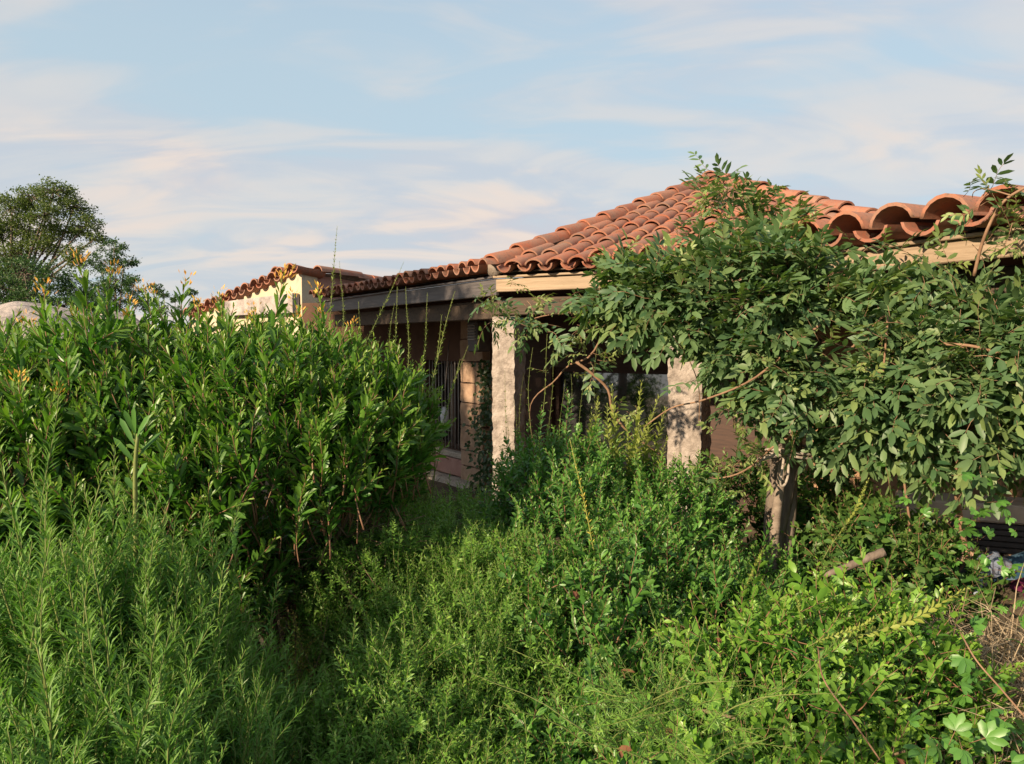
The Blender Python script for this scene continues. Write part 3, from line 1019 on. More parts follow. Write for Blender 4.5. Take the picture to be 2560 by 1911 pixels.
def shoot(length, nleaf, L, Wd, ang0=65, ang1=25, start=0.12, bend=0.12, stem_r=0.003, tiptint=0.6, tippow=3.0,
          lprof=None, n=8, obov=0.55, droop=0.15, fold=0.3, pairs=False, sides=4, tri_stem=True, stemtint=0.0, jit=0.25, bud=None, branch=0):
    """a leafy shoot growing along +Z from the origin; slot 0 leaf, slot 1 stem, slot 2 flower"""
    g_ = Geo()
    ph = rng.uniform(0, 2 * PI)
    bd = np.array([math.cos(ph), math.sin(ph), 0])
    ax = lambda t: np.array([0, 0, length * t]) + bd * bend * length * t * t + 0.02 * length * math.sin(7 * t + ph) * np.array([bd[1], -bd[0], 0])
    ts = np.linspace(0, 1, 6 if length < 0.3 else 10)
    P = np.array([ax(t) for t in ts])
    g_.add(*tube(P, stem_r * (1.05 - 0.75 * ts), sides), 1, stemtint + 0.5 * ts.repeat(sides).tolist().__len__() * 0.0, 0.5)
    lprof = lprof or (lambda t: 0.75 + 0.35 * math.sin(PI * min(1, t * 1.1)) - 0.45 * max(0, t - 0.75) / 0.25)
    th = rng.uniform(0, 6.28)
    steps = nleaf // 2 if pairs else nleaf
    for i in range(steps):
        t = start + (1 - start) * (i + rng.uniform(-0.3, 0.3) * 0.8) / max(1, steps - 1)
        t = min(max(t, 0), 1)
        th += PI / 2 + rng.normal(0, jit) if pairs else 2.4 + rng.normal(0, jit)
        tg = norm(ax(min(1, t + 0.03)) - ax(max(0, t - 0.03)))
        for q in range(2 if pairs else 1):
            az = th + q * PI
            s1 = norm(np.cross(tg, (math.cos(0.3), 0.1, 0.9)))
            s2 = np.cross(tg, s1)
            rad = math.cos(az) * s1 + math.sin(az) * s2
            a = math.radians(ang0 + (ang1 - ang0) * t + rng.normal(0, 9))
            d = tg * math.cos(a) + rad * math.sin(a)
            f = lprof(t) * rng.uniform(0.82, 1.15)
            tint = min(1, max(0, tiptint * t ** tippow + rng.normal(0, 0.05))) if rng.uniform() > 0.012 else 0.9
            add_leaf(g_, ax(t) + rad * stem_r * 0.6, d, norm(tg - 0.2 * rad + rng.normal(0, 0.25, 3)), L * f, Wd * f * rng.uniform(0.85, 1.15), 0, tint, rng.uniform(0, 1),
                     n=n, obov=obov, droop=droop * rng.uniform(0.3, 1.8), fold=fold)
    if bud:
        for i in range(bud):
            a = rng.uniform(0, 6.28)
            r = rng.uniform(0.0, 0.03)
            p = ax(1.0) + np.array([math.cos(a) * r, math.sin(a) * r, rng.uniform(-0.02, 0.03)])
            d = norm(np.array([math.cos(a) * 0.7, math.sin(a) * 0.7, 1.0]) + rng.normal(0, 0.2, 3))
            add_leaf(g_, p, d, (0.1, 0.2, 0.3), rng.uniform(0.016, 0.03), 0.007, 2, rng.uniform(0, 0.7), rng.uniform(0, 1), n=4, droop=-0.1)
    return g_


def basis(d, roll):
    """rotation matrices (n,3,3) whose columns map x,y,z; z -> d"""
    d = d / (np.linalg.norm(d, axis=1, keepdims=True) + 1e-9)
    ref = np.where(np.abs(d[:, 2:3]) > 0.95, np.array([[1.0, 0, 0]]), np.array([[0, 0, 1.0]]))
    a = np.cross(ref, d)
    a /= np.linalg.norm(a, axis=1, keepdims=True)
    b = np.cross(d, a)
    c, s = np.cos(roll)[:, None], np.sin(roll)[:, None]
    x = a * c + b * s
    y = -a * s + b * c
    return np.stack([x, y, d], axis=2)


def spread(temps, P, D, Sc, tint_add=None, roll=None):
    """copies of shoot templates joined into one mesh"""
    P, D, Sc = np.asarray(P), np.asarray(D), np.asarray(Sc)
    n = len(P)
    R = basis(D, rng.uniform(0, 2 * PI, n) if roll is None else rng.normal(0, roll, n))
    which = rng.integers(0, len(temps), n)
    out = Geo()
    for k, (V, T, M, t, r) in enumerate(temps):
        I = np.nonzero(which == k)[0]
        if not len(I):
            continue
        VV = np.einsum('nij,vj->nvi', R[I], V) * Sc[I][:, None, None] + P[I][:, None, :]
        TT = T[None] + (np.arange(len(I)) * len(V))[:, None, None]
        m = out.n
        out.V.append(VV.reshape(-1, 3))
        out.T.append(TT.reshape(-1, 3) + m)
        out.M.append(np.tile(M, len(I)))
        ta = np.tile(t, (len(I), 1))
        if tint_add is not None:
            ta = np.clip(ta + np.asarray(tint_add)[I][:, None], 0, 1)
        out.t.append(ta.ravel())
        rr = np.clip(r[None] + rng.uniform(-0.25, 0.25, (len(I), 1)), 0, 1)
        out.r.append(np.broadcast_to(rr, (len(I), len(V))).ravel())
        out.n += len(I) * len(V)
    return out


def plant(root, pname, temps, mats, P, D, Sc, nobj, massname='foliage', keep=None, roll=None):
    """the nobj shoots nearest the eye become pieces of their own, the rest one joined mass"""
    P, D, Sc = np.asarray(P, float), np.asarray(D, float), np.asarray(Sc, float)
    order = np.argsort(np.linalg.norm(P - EYE, axis=1) + (0 if keep is None else np.where(keep, 0, 50.0)))
    near, far = order[:nobj], order[nobj:]
    mes = [mesh(pname, t, mats) for t in temps]
    R = basis(D[near], rng.uniform(0, 2 * PI, len(near)) if roll is None else rng.normal(0, roll, len(near)))
    rl = np.array(root.location)
    for i, k in enumerate(near):
        M = Matrix.Identity(4)
        for a in range(3):
            for b in range(3):
                M[a][b] = float(R[i][a][b] * Sc[k])
            M[a][3] = float(P[k][a] - rl[a])
        obj(pname, mes[rng.integers(len(mes))], root, M4=M)
    if len(far):
        part(massname, spread(temps, P[far], D[far], Sc[far], roll=roll), mats, root, kind='stuff')


def sample_lobes(lobes, density, upw=0.7, jit=0.35, inner=0.35, front=0.55, depth=0.0, zmin=-0.35, lumpy=0.13, gaps=None):
    """points on the outside of a union of ellipsoids (cx, cy, cz, rx, ry, rz) facing up or towards the garden path, with growth directions"""
    Pn, Dn, Kn = [], [], []
    Lb = np.array(lobes, float)
    for i, (cx, cy, cz, rx, ry, rz) in enumerate(Lb):
        area = 4 * PI * ((rx * ry) ** 1.6 / 3 + (rx * rz) ** 1.6 / 3 + (ry * rz) ** 1.6 / 3) ** (1 / 1.6)
        n = int(area * density)
        u = rng.normal(0, 1, (n * 2, 3))
        u /= np.linalg.norm(u, axis=1, keepdims=True)
        u = u[(u[:, 2] > zmin) & (u[:, 1] < front)]
        f = np.where(rng.uniform(0, 1, len(u)) < inner, rng.uniform(0.62, 0.95, len(u)), rng.uniform(0.95, 1.06, len(u)))
        # lumps, so that the outline is uneven
        lump = np.array([1 + lumpy * mnoise.noise(Vector((k * 3.1 + i * 7.3))) for k in u])
        p = np.array([cx, cy, cz]) + u * np.array([rx, ry, rz]) * (f * lump)[:, None]
        nn = u / np.array([rx, ry, rz])
        nn /= np.linalg.norm(nn, axis=1, keepdims=True)
        d = nn * (1 - upw) + np.array([0, 0, upw]) + rng.normal(0, jit, (len(u), 3))
        ok = np.ones(len(u), bool)
        for j, (ox, oy, oz, sx, sy, sz) in enumerate(Lb):
            if j != i:
                q = (p - np.array([ox, oy, oz])) / np.array([sx, sy, sz])
                ok &= (q ** 2).sum(1) > 0.62
        if gaps is not None:
            ok &= np.array([mnoise.noise(Vector(k * 4.2)) > gaps for k in p])
        Pn.append(p[ok])
        Dn.append(d[ok])
        Kn.append(f[ok] > 0.95)
    return np.concatenate(Pn), np.concatenate(Dn), np.concatenate(Kn)


def T_(fn, n):
    return [fn().arr() for _ in range(n)]


def stems_to(root, base, tips, mat, r0, r1, name='stem', sides=5, sag=0.0):
    """woody stems of a bush from its base to points inside the crown"""
    g_ = Geo()
    for tp in tips:
        b = np.asarray(base) + np.array([rng.normal(0, 0.08), rng.normal(0, 0.08), 0])
        mid = (b + tp) / 2 + rng.normal(0, 0.08, 3) + np.array([0, 0, sag])
        P = spline([b, mid, tp], 7)
        g_.add(*tube(P, np.linspace(r0, r1, 7) * rng.uniform(0.7, 1.2), sides))
    part(name, g_, [mat], root)


def XY(u, y):
    return (u - 1280.0) / FPX * y


def lobe(u, y, ztop, rx, ry, rz):
    return (XY(u, y), y, ztop - rz, rx, ry, rz)


# ---- 1. tall flowering shrub on the left
shrub = thing('flowering_shrub', (-1.2, 3.5, ground_z(-1.2, 3.5)), 'tall glossy green shrub topped with orange buds, left of the villa', 'shrub')
sh_t = T_(lambda: shoot(0.32, 28, 0.062, 0.0165, 52, 20, 0.25, 0.18, 0.0032, 0.75, 4.0, obov=0.6, droop=0.12, fold=0.35), 7)
sh_b = T_(lambda: shoot(0.38, 26, 0.070, 0.019, 48, 18, 0.2, 0.1, 0.0034, 0.85, 3.0, obov=0.6, droop=0.1, fold=0.35, bud=16), 5)
S_M = [L_SHRUB, M_STEMR, M_PETAL]
lb = [lobe(230, 3.3, 1.98, 0.85, 0.7, 0.7), lobe(640, 3.35, 1.96, 0.70, 0.7, 0.46), lobe(860, 3.3, 1.84, 0.34, 0.45, 0.30),
      lobe(-60, 2.9, 1.82, 0.6, 0.6, 0.7), lobe(340, 3.2, 1.62, 0.72, 0.6, 0.5), lobe(120, 3.1, 1.5, 0.7, 0.5, 0.6)]
P, D, Kp = sample_lobes(lb, 215, 0.74, 0.28, 0.4, lumpy=0.2, gaps=-0.45)
Sc = rng.uniform(0.65, 1.25, len(P))
plant(shrub, 'shoot', sh_t, S_M, P - 0.2 * D / np.linalg.norm(D, axis=1, keepdims=True), D, Sc, 230, keep=Kp & (P[:, 2] > 1.35))
tp, td, ts_ = [], [], []
for (u, v, y, s) in ((222, 672, 3.1, 1.35), (250, 690, 3.1, 1.1), (130, 745, 3.0, 1.2), (30, 815, 2.9, 1.1), (380, 730, 3.3, 0.95), (405, 735, 3.4, 0.9), (445, 715, 3.3, 1.1),
                     (505, 770, 3.2, 0.9), (560, 752, 3.4, 1.0), (610, 800, 3.2, 0.8), (690, 702, 3.3, 1.25), (640, 785, 3.4, 0.9), (755, 750, 3.4, 1.0), (820, 742, 3.3, 1.1), (725, 795, 3.2, 0.9),
                     (875, 815, 3.3, 0.8), (300, 790, 3.2, 0.9), (175, 800, 3.2, 0.9), (60, 955, 2.6, 0.9), (120, 985, 2.6, 0.7), (540, 780, 3.5, 0.9), (340, 760, 3.5, 0.9), (790, 790, 3.3, 0.8)):
    p = W(u, v, y)
    d = np.array([rng.normal(0, 0.08), rng.normal(0, 0.08), 1.0])
    tp.append(p - d * 0.36 * s)
    td.append(d)
    ts_.append(s)
plant(shrub, 'flowering_shoot', sh_b, S_M, tp, td, ts_, 40)
stems_to(shrub, (-1.05, 3.55, 0.2), [np.array([rng.uniform(-2.0, -0.45), rng.uniform(3.0, 3.8), rng.uniform(1.3, 1.7)]) for _ in range(26)], M_TWIG, 0.022, 0.006, sag=-0.05)
tw = Geo()
for _ in range(230):     # bare twigs in the hollow under the crown
    p0 = np.array([rng.uniform(-1.5, -0.5), rng.uniform(3.0, 3.7), rng.uniform(0.75, 1.45)])
    d = norm(np.array([rng.normal(0.2, 0.7), rng.normal(-0.3, 0.5), rng.normal(0.35, 0.4)]))
    Lg = rng.uniform(0.18, 0.45)
    tw.add(*tube(spline([p0, p0 + d * Lg * 0.5 + rng.normal(0, 0.03, 3), p0 + d * Lg], 5), np.linspace(0.0045, 0.0015, 5), 3))
part('twigs', tw, [M_TWIG], shrub, kind='stuff')

# ---- 2. narrow-leaved herb in front on the left
herb = thing('narrow_leaved_herb', (-1.0, 1.9, ground_z(-1.0, 1.9)), 'feathery narrow-leaved herb with upright stems in front of the flowering shrub', 'herb')
he_t = T_(lambda: shoot(0.8, 150, 0.054, 0.0075, 68, 28, 0.05, 0.1, 0.0042, 0.7, 2.2, n=4, obov=0.45, droop=0.12, fold=0.3, lprof=lambda t: 1.0 - 0.55 * max(0, t - 0.7) / 0.3), 6)
he_s = T_(lambda: shoot(0.34, 66, 0.044, 0.0068, 66, 25, 0.05, 0.15, 0.003, 0.55, 2.2, n=4, obov=0.45, droop=0.15, fold=0.3, lprof=lambda t: 1.0 - 0.5 * max(0, t - 0.7) / 0.3), 6)
hp, hd, hs = [], [], []
for (u, v, y) in ((95, 1030, 2.1), (60, 1110, 2.0), (232, 1165, 2.15), (200, 1235, 2.0), (330, 1300, 2.1), (150, 1200, 2.2), (10, 1250, 1.9), (95, 1280, 1.8), (275, 1250, 2.2), (400, 1330, 2.2),
                  (455, 1385, 2.15), (540, 1310, 2.3), (560, 1380, 2.3), (40, 1400, 1.7), (160, 1390, 1.75), (360, 1420, 1.9), (240, 1400, 1.8), (480, 1500, 2.0), (515, 1560, 1.95), (90, 1640, 1.45), (270, 1480, 1.6),
                  (20, 1540, 1.5), (180, 1560, 1.55), (420, 1560, 1.8), (310, 1600, 1.55)):
    p = W(u, v, y)
    d = np.array([rng.normal(-0.02, 0.06), rng.normal(0, 0.05), 1.0])
    p = p + np.array([0, 0, 0.06])
    s = rng.uniform(0.85, 1.1)
    hp.append(p - d * 0.8 * s)
    hd.append(d)
    hs.append(s)
plant(herb, 'tall_stem', he_t, [L_HERB, M_STEMG, M_PETAL], hp, hd, hs, 40)
lb = [lobe(120, 2.05, 1.42, 0.55, 0.45, 0.7), lobe(330, 2.1, 1.3, 0.42, 0.45, 0.65), lobe(60, 1.5, 1.22, 0.4, 0.4, 0.6), lobe(300, 1.6, 1.1, 0.36, 0.4, 0.5), lobe(460, 1.95, 1.12, 0.24, 0.35, 0.5), lobe(230, 1.3, 0.98, 0.4, 0.35, 0.4)]
P, D, Kp = sample_lobes(lb, 260, 0.84, 0.2, 0.35, 0.6)
plant(herb, 'shoot', he_s, [L_HERB, M_STEMG, M_PETAL], P - 0.25 * D, D, rng.uniform(0.7, 1.15, len(P)), 230, keep=Kp)
# one thick pale stalk with broad leaves stands above it
stalk = thing('leafy_stalk', W(338, 1700, 2.2), 'single thick pale stalk with broad leaves above the feathery herb', 'plant')
gk = Geo()
st = spline([W(338, 1700, 2.2), W(340, 1400, 2.2), W(338, 1180, 2.2), W(345, 1085, 2.2)], 12)
gk.add(*tube(st, np.linspace(0.009, 0.005, 12), 6), 1)
part('stem', gk, [L_HERB, M_STEMG], stalk)
gk = Geo()
for (v, sx, L) in ((1160, -1, 0.11), (1150, 1, 0.12), (1120, -1, 0.12), (1100, 1, 0.11), (1085, 0.2, 0.1), (1088, -0.4, 0.09), (1200, 1, 0.07), (1230, -1, 0.06), (1110, 0.6, 0.1)):
    add_leaf(gk, W(340, v, 2.2), np.array([0.55 * sx, -0.15 + rng.normal(0, 0.2), 0.9]), np.array([-0.4 * sx, -1, 0.4]), L * 0.9, 0.017, 0, 0.1, rng.uniform(0.0, 0.6), obov=0.6)
part('leaves', gk, [L_HERB, M_STEMG], stalk)

# ---- 3. fine-leaved bush in the middle
fine = thing('fine_leaved_bush', (-0.2, 2.8, ground_z(-0.2, 2.8)), 'yellow-green bush with tiny crowded leaves in the middle foreground', 'bush')
fi_t = T_(lambda: shoot(0.19, 42, 0.0205, 0.0065, 70, 32, 0.05, 0.2, 0.0018, 0.5, 2.0, n=2, obov=0.5, droop=0.15, fold=0.4, sides=3), 8)
lb = [lobe(970, 3.2, 1.2, 0.38, 0.5, 0.6), lobe(1120, 3.3, 1.19, 0.42, 0.5, 0.6), lobe(1270, 3.0, 1.18, 0.4, 0.5, 0.6), lobe(1170, 2.6, 1.08, 0.46, 0.6, 0.6), lobe(1020, 2.25, 1.05, 0.36, 0.6, 0.55), lobe(1120, 1.75, 0.92, 0.40, 0.5, 0.5), lobe(1120, 4.0, 1.12, 0.45, 0.45, 0.55), lobe(960, 1.6, 0.8, 0.22, 0.4, 0.4), lobe(1230, 1.45, 0.88, 0.3, 0.35, 0.4)]
P, D, Kp = sample_lobes(lb, 440, 0.72, 0.36, 0.3)
plant(fine, 'shoot', fi_t, [L_FINE, M_STEMG], P - 0.12 * D, D, rng.uniform(0.75, 1.3, len(P)), 280, keep=Kp)
stems_to(fine, (-0.2, 2.9, 0.25), [np.array([rng.uniform(-0.7, 0.4), rng.uniform(1.7, 3.6), rng.uniform(0.6, 0.9)]) for _ in range(20)], M_TWIG, 0.014, 0.004)

# ---- 4. small-leaved (myrtle) bush right of the middle
myr = thing('myrtle_bush', (0.6, 3.2, ground_z(0.6, 3.2)), 'dense bush with small oval leaves below the two stone pillars', 'bush')
my_t = T_(lambda: shoot(0.23, 30, 0.033, 0.0140, 62, 28, 0.08, 0.14, 0.0021, 0.55, 2.5, n=8, obov=0.55, droop=0.12, fold=0.35, pairs=True, sides=3), 8)
lb = [lobe(1420, 3.95, 1.46, 0.42, 0.5, 0.6), lobe(1420, 3.4, 1.33, 0.34, 0.45, 0.6), lobe(1630, 3.9, 1.33, 0.46, 0.5, 0.6), lobe(1590, 3.3, 1.22, 0.42, 0.45, 0.6), lobe(1450, 2.8, 1.17, 0.40, 0.5, 0.6), lobe(1750, 3.1, 1.06, 0.46, 0.5, 0.6), lobe(1880, 3.6, 0.94, 0.4, 0.4, 0.55),
      lobe(1450, 2.05, 0.93, 0.3, 0.5, 0.5), lobe(1660, 2.2, 0.9, 0.36, 0.5, 0.5), lobe(1310, 4.2, 1.12, 0.3, 0.35, 0.5), lobe(1480, 1.5, 0.86, 0.26, 0.35, 0.4)]
P, D, Kp = sample_lobes(lb, 190, 0.74, 0.3, 0.3)
plant(myr, 'shoot', my_t, [L_MYRT, M_STEMR], P - 0.14 * D, D, rng.uniform(0.75, 1.3, len(P)), 280, keep=Kp)
stems_to(myr, (0.6, 3.3, 0.25), [np.array([rng.uniform(0.1, 1.3), rng.uniform(1.9, 4.0), rng.uniform(0.6, 1.0)]) for _ in range(24)], M_TWIG, 0.016, 0.004)

# ---- 5. broad-leaved creeper at the lower right
cre = thing('creeping_bush', (1.0, 2.1, ground_z(1.0, 2.1)), 'bright green sprawling bush with pointed leaves in the lower right corner', 'bush')
cr_t = T_(lambda: shoot(0.24, 22, 0.041, 0.019, 68, 30, 0.1, 0.25, 0.0022, 0.75, 2.0, n=8, obov=0.45, droop=0.2, fold=0.25, pairs=True, sides=3), 8)
lb = [lobe(1960, 2.35, 1.10, 0.42, 0.5, 0.6), lobe(2190, 2.5, 1.1, 0.42, 0.4, 0.55), lobe(1800, 1.75, 0.95, 0.34, 0.45, 0.55), lobe(2060, 1.85, 0.95, 0.36, 0.45, 0.55), lobe(2330, 2.05, 0.78, 0.3, 0.4, 0.45), lobe(1700, 1.35, 0.78, 0.26, 0.3, 0.4), lobe(2000, 1.4, 0.7, 0.35, 0.35, 0.4)]
P, D, Kp = sample_lobes(lb, 215, 0.6, 0.4, 0.35)
plant(cre, 'shoot', cr_t, [L_CREEP, M_STEMR], P - 0.15 * D, D, rng.uniform(0.75, 1.25, len(P)), 240, keep=Kp)

# ---- 6. the wisteria over the veranda
wis = thing('wisteria', W(1960, 1420, 4.1), 'large grey-green wisteria spilling over the eave on the right', 'climbing plant')


def pinnate(npair, L, Wd, rl, droop=0.25, tint=0.0, spread_a=62, n=8):
    """compound leaf: rachis along +Z sagging towards -Y, leaflets to both sides with their upper side to +Y"""
    g_ = Geo()
    ax = lambda t: np.array([0.02 * math.sin(5 * t), -droop * rl * t * t, rl * t])
    ts = np.linspace(0, 1, 6)
    g_.add(*tube([ax(t) for t in ts], np.linspace(0.0022, 0.001, 6), 3), 1, 0.3, 0.5)
    for i in range(npair):
        t = 0.24 + 0.7 * i / (npair - 1)
        f = (0.78 + 0.4 * math.sin(PI * (i + 0.6) / npair)) * rng.uniform(0.88, 1.1)
        for sx in (-1, 1):
            a = math.radians(spread_a - 22 * i / npair + rng.normal(0, 8))
            d = np.array([sx * math.sin(a), -0.22 + rng.normal(0, 0.16), math.cos(a)])
            add_leaf(g_, ax(t + rng.normal(0, 0.012)), d, np.array([sx * -0.1 + rng.normal(0, 0.2), 1, 0.2]), L * f, Wd * f * rng.uniform(0.9, 1.1), 0, tint + rng.uniform(0, 0.12), rng.uniform(0, 1), n=n, obov=0.45, droop=rng.uniform(0.02, 0.3), fold=rng.uniform(0.1, 0.4))
    add_leaf(g_, ax(1), np.array([rng.normal(0, 0.2), -0.3, 1]), np.array([0, 1, 0.2]), L * 1.1, Wd * 1.1, 0, tint + 0.1, rng.uniform(0, 1), n=n, obov=0.45, droop=0.2, fold=0.25)
    return g_


wi_t = T_(lambda: pinnate(int(rng.integers(4, 7)), 0.074, 0.027, 0.235, rng.uniform(0.1, 0.4), rng.choice([0.0, 0.0, 0.0, 0.12, 0.3])), 10)
wi_y = T_(lambda: pinnate(int(rng.integers(3, 6)), 0.046, 0.016, 0.13, 0.05, 0.55, 48), 5)
W_M = [L_WIST, M_VINE]
vl = lambda u, v, y, rx, ry, rz: (*W(u, v, y), rx, ry, rz)
lb = [vl(1715, 765, 4.25, 0.34, 0.3, 0.2), vl(1900, 760, 4.15, 0.45, 0.36, 0.30), vl(2120, 825, 4.0, 0.45, 0.34, 0.25), vl(2330, 915, 3.8, 0.45, 0.34, 0.28), vl(2540, 935, 3.5, 0.45, 0.36, 0.32),
      vl(1900, 880, 4.1, 0.32, 0.26, 0.2), vl(2060, 930, 3.95, 0.42, 0.3, 0.26), vl(2280, 980, 3.75, 0.36, 0.3, 0.32), vl(2470, 1040, 3.55, 0.34, 0.3, 0.34), vl(2170, 1070, 3.85, 0.18, 0.2, 0.14), vl(1600, 730, 4.35, 0.24, 0.22, 0.13)]
P, D, Kp = sample_lobes(lb, 285, 0.14, 0.5, 0.42, 0.5, zmin=-0.8, lumpy=0.4, gaps=-0.16)
D = D + np.array([-0.12, -0.35, -0.12])
plant(wis, 'compound_leaf', wi_t, W_M, P - 0.10 * D, D, rng.uniform(0.72, 1.2, len(P)), 290, keep=Kp, roll=0.75)
# young sprays: on the roof, along the runners, at the left tips
yp, yd = [], []
for (u, v, y, ru, rv, n) in ((1800, 490, 4.9, 26, 26, 34), (1840, 560, 4.8, 46, 36, 60), (1880, 620, 4.7, 60, 34, 50), (1960, 560, 4.8, 32, 36, 34), (2000, 600, 4.7, 36, 26, 24), (1780, 640, 4.6, 50, 40, 16), (1740, 560, 4.9, 22, 16, 4), (1620, 700, 4.5, 60, 30, 18), (1540, 690, 4.6, 35, 25, 10),
                              (2500, 510, 3.5, 50, 16, 12), (2530, 560, 3.4, 30, 36, 14), (2420, 630, 3.6, 30, 30, 5), (2400, 660, 3.6, 90, 20, 8), (2150, 640, 3.9, 120, 20, 14), (1930, 660, 4.1, 120, 20, 14), (2050, 930, 3.6, 90, 60, 16), (1900, 850, 3.8, 110, 60, 16), (2180, 880, 3.5, 60, 60, 10)):
    for _ in range(n):
        yp.append(W(u + rng.normal(0, ru), v + rng.normal(0, rv), y + rng.normal(0, 0.08)))
        yd.append(np.array([rng.normal(0, 0.6), rng.normal(-0.35, 0.4), rng.normal(0.35, 0.5)]))
plant(wis, 'young_leaf', wi_t[:4] + wi_y, W_M, yp, yd, rng.uniform(0.6, 1.0, len(yp)), 60, massname='young_foliage', roll=0.6)
# trunk: grey stems twisted together
trunk = Geo()
for k in range(4):
    ph = k * PI / 2
    pts_ = []
    for i, (u, v) in enumerate(((1945, 1480), (1952, 1330), (1960, 1220), (1968, 1120), (1975, 1030), (1985, 950), (2000, 850))):
        w = 0.045 if i < 5 else 0.06 + 0.03 * (i - 4)
        pts_.append(W(u, v, 4.1) + np.array([w * math.cos(ph + 0.85 * i), w * math.sin(ph + 0.85 * i), 0]))
    trunk.add(*tube(spline(pts_, 22), np.linspace(0.050, 0.022, 22) * (1.25 - 0.18 * k), 8))
part('trunk', trunk, [M_BARK], wis)


def vine(root, name, pts_, r0, r1, mat=M_VINE, n=22, sides=6):
    part(name, Geo().add(*tube(spline([W(*p) for p in pts_], n), np.linspace(r0, r1, n) * 0.72, sides)), [mat], root)


for (pts_, r0, r1) in (
        (((2080, 790, 3.75), (1990, 860, 3.7), (1880, 950, 3.75), (1760, 1000, 3.8), (1680, 1020, 3.85), (1610, 1068, 3.9)), 0.010, 0.005),
        (((2050, 1020, 3.8), (1990, 1080, 3.85), (1930, 1120, 3.85), (1880, 1165, 3.85), (1830, 1190, 3.85), (1760, 1200, 3.9)), 0.011, 0.005),
        (((1440, 905, 4.3), (1480, 935, 4.3), (1520, 975, 4.3), (1532, 1030, 4.3), (1570, 1080, 4.3), (1620, 1115, 4.3), (1652, 1138, 4.3)), 0.013, 0.008),
        (((1520, 745, 4.5), (1508, 800, 4.5), (1500, 850, 4.45), (1470, 895, 4.4), (1420, 915, 4.5), (1385, 955, 4.6), (1345, 985, 4.7), (1325, 1020, 4.8), (1328, 1075, 4.8), (1338, 1140, 4.8)), 0.010, 0.004),
        (((1860, 705, 4.4), (1700, 720, 4.5), (1560, 745, 4.6), (1440, 780, 4.8), (1360, 790, 5.0), (1290, 812, 5.1)), 0.010, 0.004),
        (((1870, 800, 4.3), (1700, 805, 4.4), (1600, 800, 4.4), (1500, 815, 4.5)), 0.010, 0.005),
        (((2435, 690, 3.5), (2455, 610, 3.45), (2485, 540, 3.4), (2520, 495, 3.35), (2590, 455, 3.3)), 0.011, 0.008),
        (((2530, 490, 3.3), (2490, 478, 3.35), (2460, 472, 3.4), (2435, 480, 3.45), (2430, 500, 3.45)), 0.005, 0.002),
        (((2160, 660, 3.9), (2040, 700, 3.9), (1900, 720, 4.0)), 0.009, 0.005),
        (((2360, 860, 3.4), (2450, 870, 3.3), (2600, 920, 3.2)), 0.011, 0.008),
        (((2240, 960, 3.6), (2140, 1080, 3.6), (2080, 1130, 3.7)), 0.012, 0.008),
        (((2440, 950, 3.5), (2390, 1160, 3.55), (2400, 1290, 3.6), (2420, 1400, 3.6)), 0.014, 0.018),
        (((2260, 1200, 3.6), (2275, 1330, 3.6), (2262, 1430, 3.6)), 0.008, 0.010),
        (((1705, 860, 4.2), (1745, 960, 4.25), (1748, 1060, 4.3)), 0.004, 0.003),
        (((2120, 880, 3.7), (2170, 830, 3.6), (2215, 790, 3.55), (2215, 850, 3.5), (2205, 960, 3.5)), 0.009, 0.006)):
    vine(wis, 'runner', pts_, r0, r1)
# leaves on the runners that reach across the veranda
yp, yd = [], []
for (u, v, y, n, su, sv) in ((1240, 765, 5.0, 18, 26, 34), (1265, 800, 5.0, 14, 34, 16), (1360, 760, 4.9, 9, 30, 16), (1420, 770, 4.8, 9, 30, 22), (1480, 800, 4.6, 12, 40, 30), (1470, 860, 4.5, 14, 40, 40), (1500, 900, 4.4, 10, 40, 26), (1560, 1050, 4.3, 8, 40, 26), (1420, 850, 4.6, 7, 30, 26),
                             (1790, 1190, 3.9, 16, 50, 20), (1890, 1140, 3.9, 10, 40, 14), (1850, 1030, 4.0, 18, 40, 50), (1850, 960, 4.0, 10, 30, 40), (1730, 850, 4.2, 8, 45, 20), (1960, 1000, 3.9, 9, 30, 40)):
    for _ in range(n):
        yp.append(W(u + rng.normal(0, su), v + rng.normal(0, sv), y + rng.normal(0, 0.06)))
        yd.append(np.array([rng.normal(0, 0.7), rng.normal(-0.4, 0.4), rng.normal(-0.05, 0.55)]))
plant(wis, 'runner_leaf', wi_t[:3] + wi_y, W_M, yp, yd, rng.uniform(0.6, 0.95, len(yp)), 80, massname='runner_foliage', roll=0.6)

# stake and rope that hold the trunk
stk = thing('wooden_stake', W(1935, 1480, 4.0), 'straight grey stake tied to the wisteria trunk', 'stake')
part('post', Geo().add(*tube(spline([W(1925, 1480, 3.98), W(1945, 1250, 3.98), W(1978, 1060, 3.98)], 8), np.linspace(0.028, 0.023, 8), 10)), [M_DEADWOOD], stk)
rope = thing('rope', W(1958, 1220, 3.9), 'loop of pale rope knotted round stake and trunk', 'rope')
rc = W(1975, 1135, 4.04)
ring = [rc + np.array([0.125 * math.cos(a), 0.12 * math.sin(a), 0.012 * math.sin(2 * a)]) for a in np.linspace(0, 2 * PI, 19)]
part('coil', Geo().add(*tube(ring, 0.008, 6)).add(*tube([p + np.array([0, 0, 0.022]) for p in ring], 0.008, 6)), [M_ROPE], rope)
part('hanging_loop', Geo().add(*tube(spline([W(1962, 1130, 3.9), W(1955, 1180, 3.9), W(1950, 1210, 3.9), W(1960, 1214, 3.9), W(1970, 1190, 3.9), W(1972, 1140, 3.9)], 18), 0.007, 6)), [M_ROPE], rope)
part('strand', Geo().add(*tube(spline([W(1965, 1135, 3.9), W(1930, 1140, 3.9), W(1900, 1150, 3.92), W(1895, 1165, 3.92)], 12), 0.014, 6)), [M_ROPE], rope)

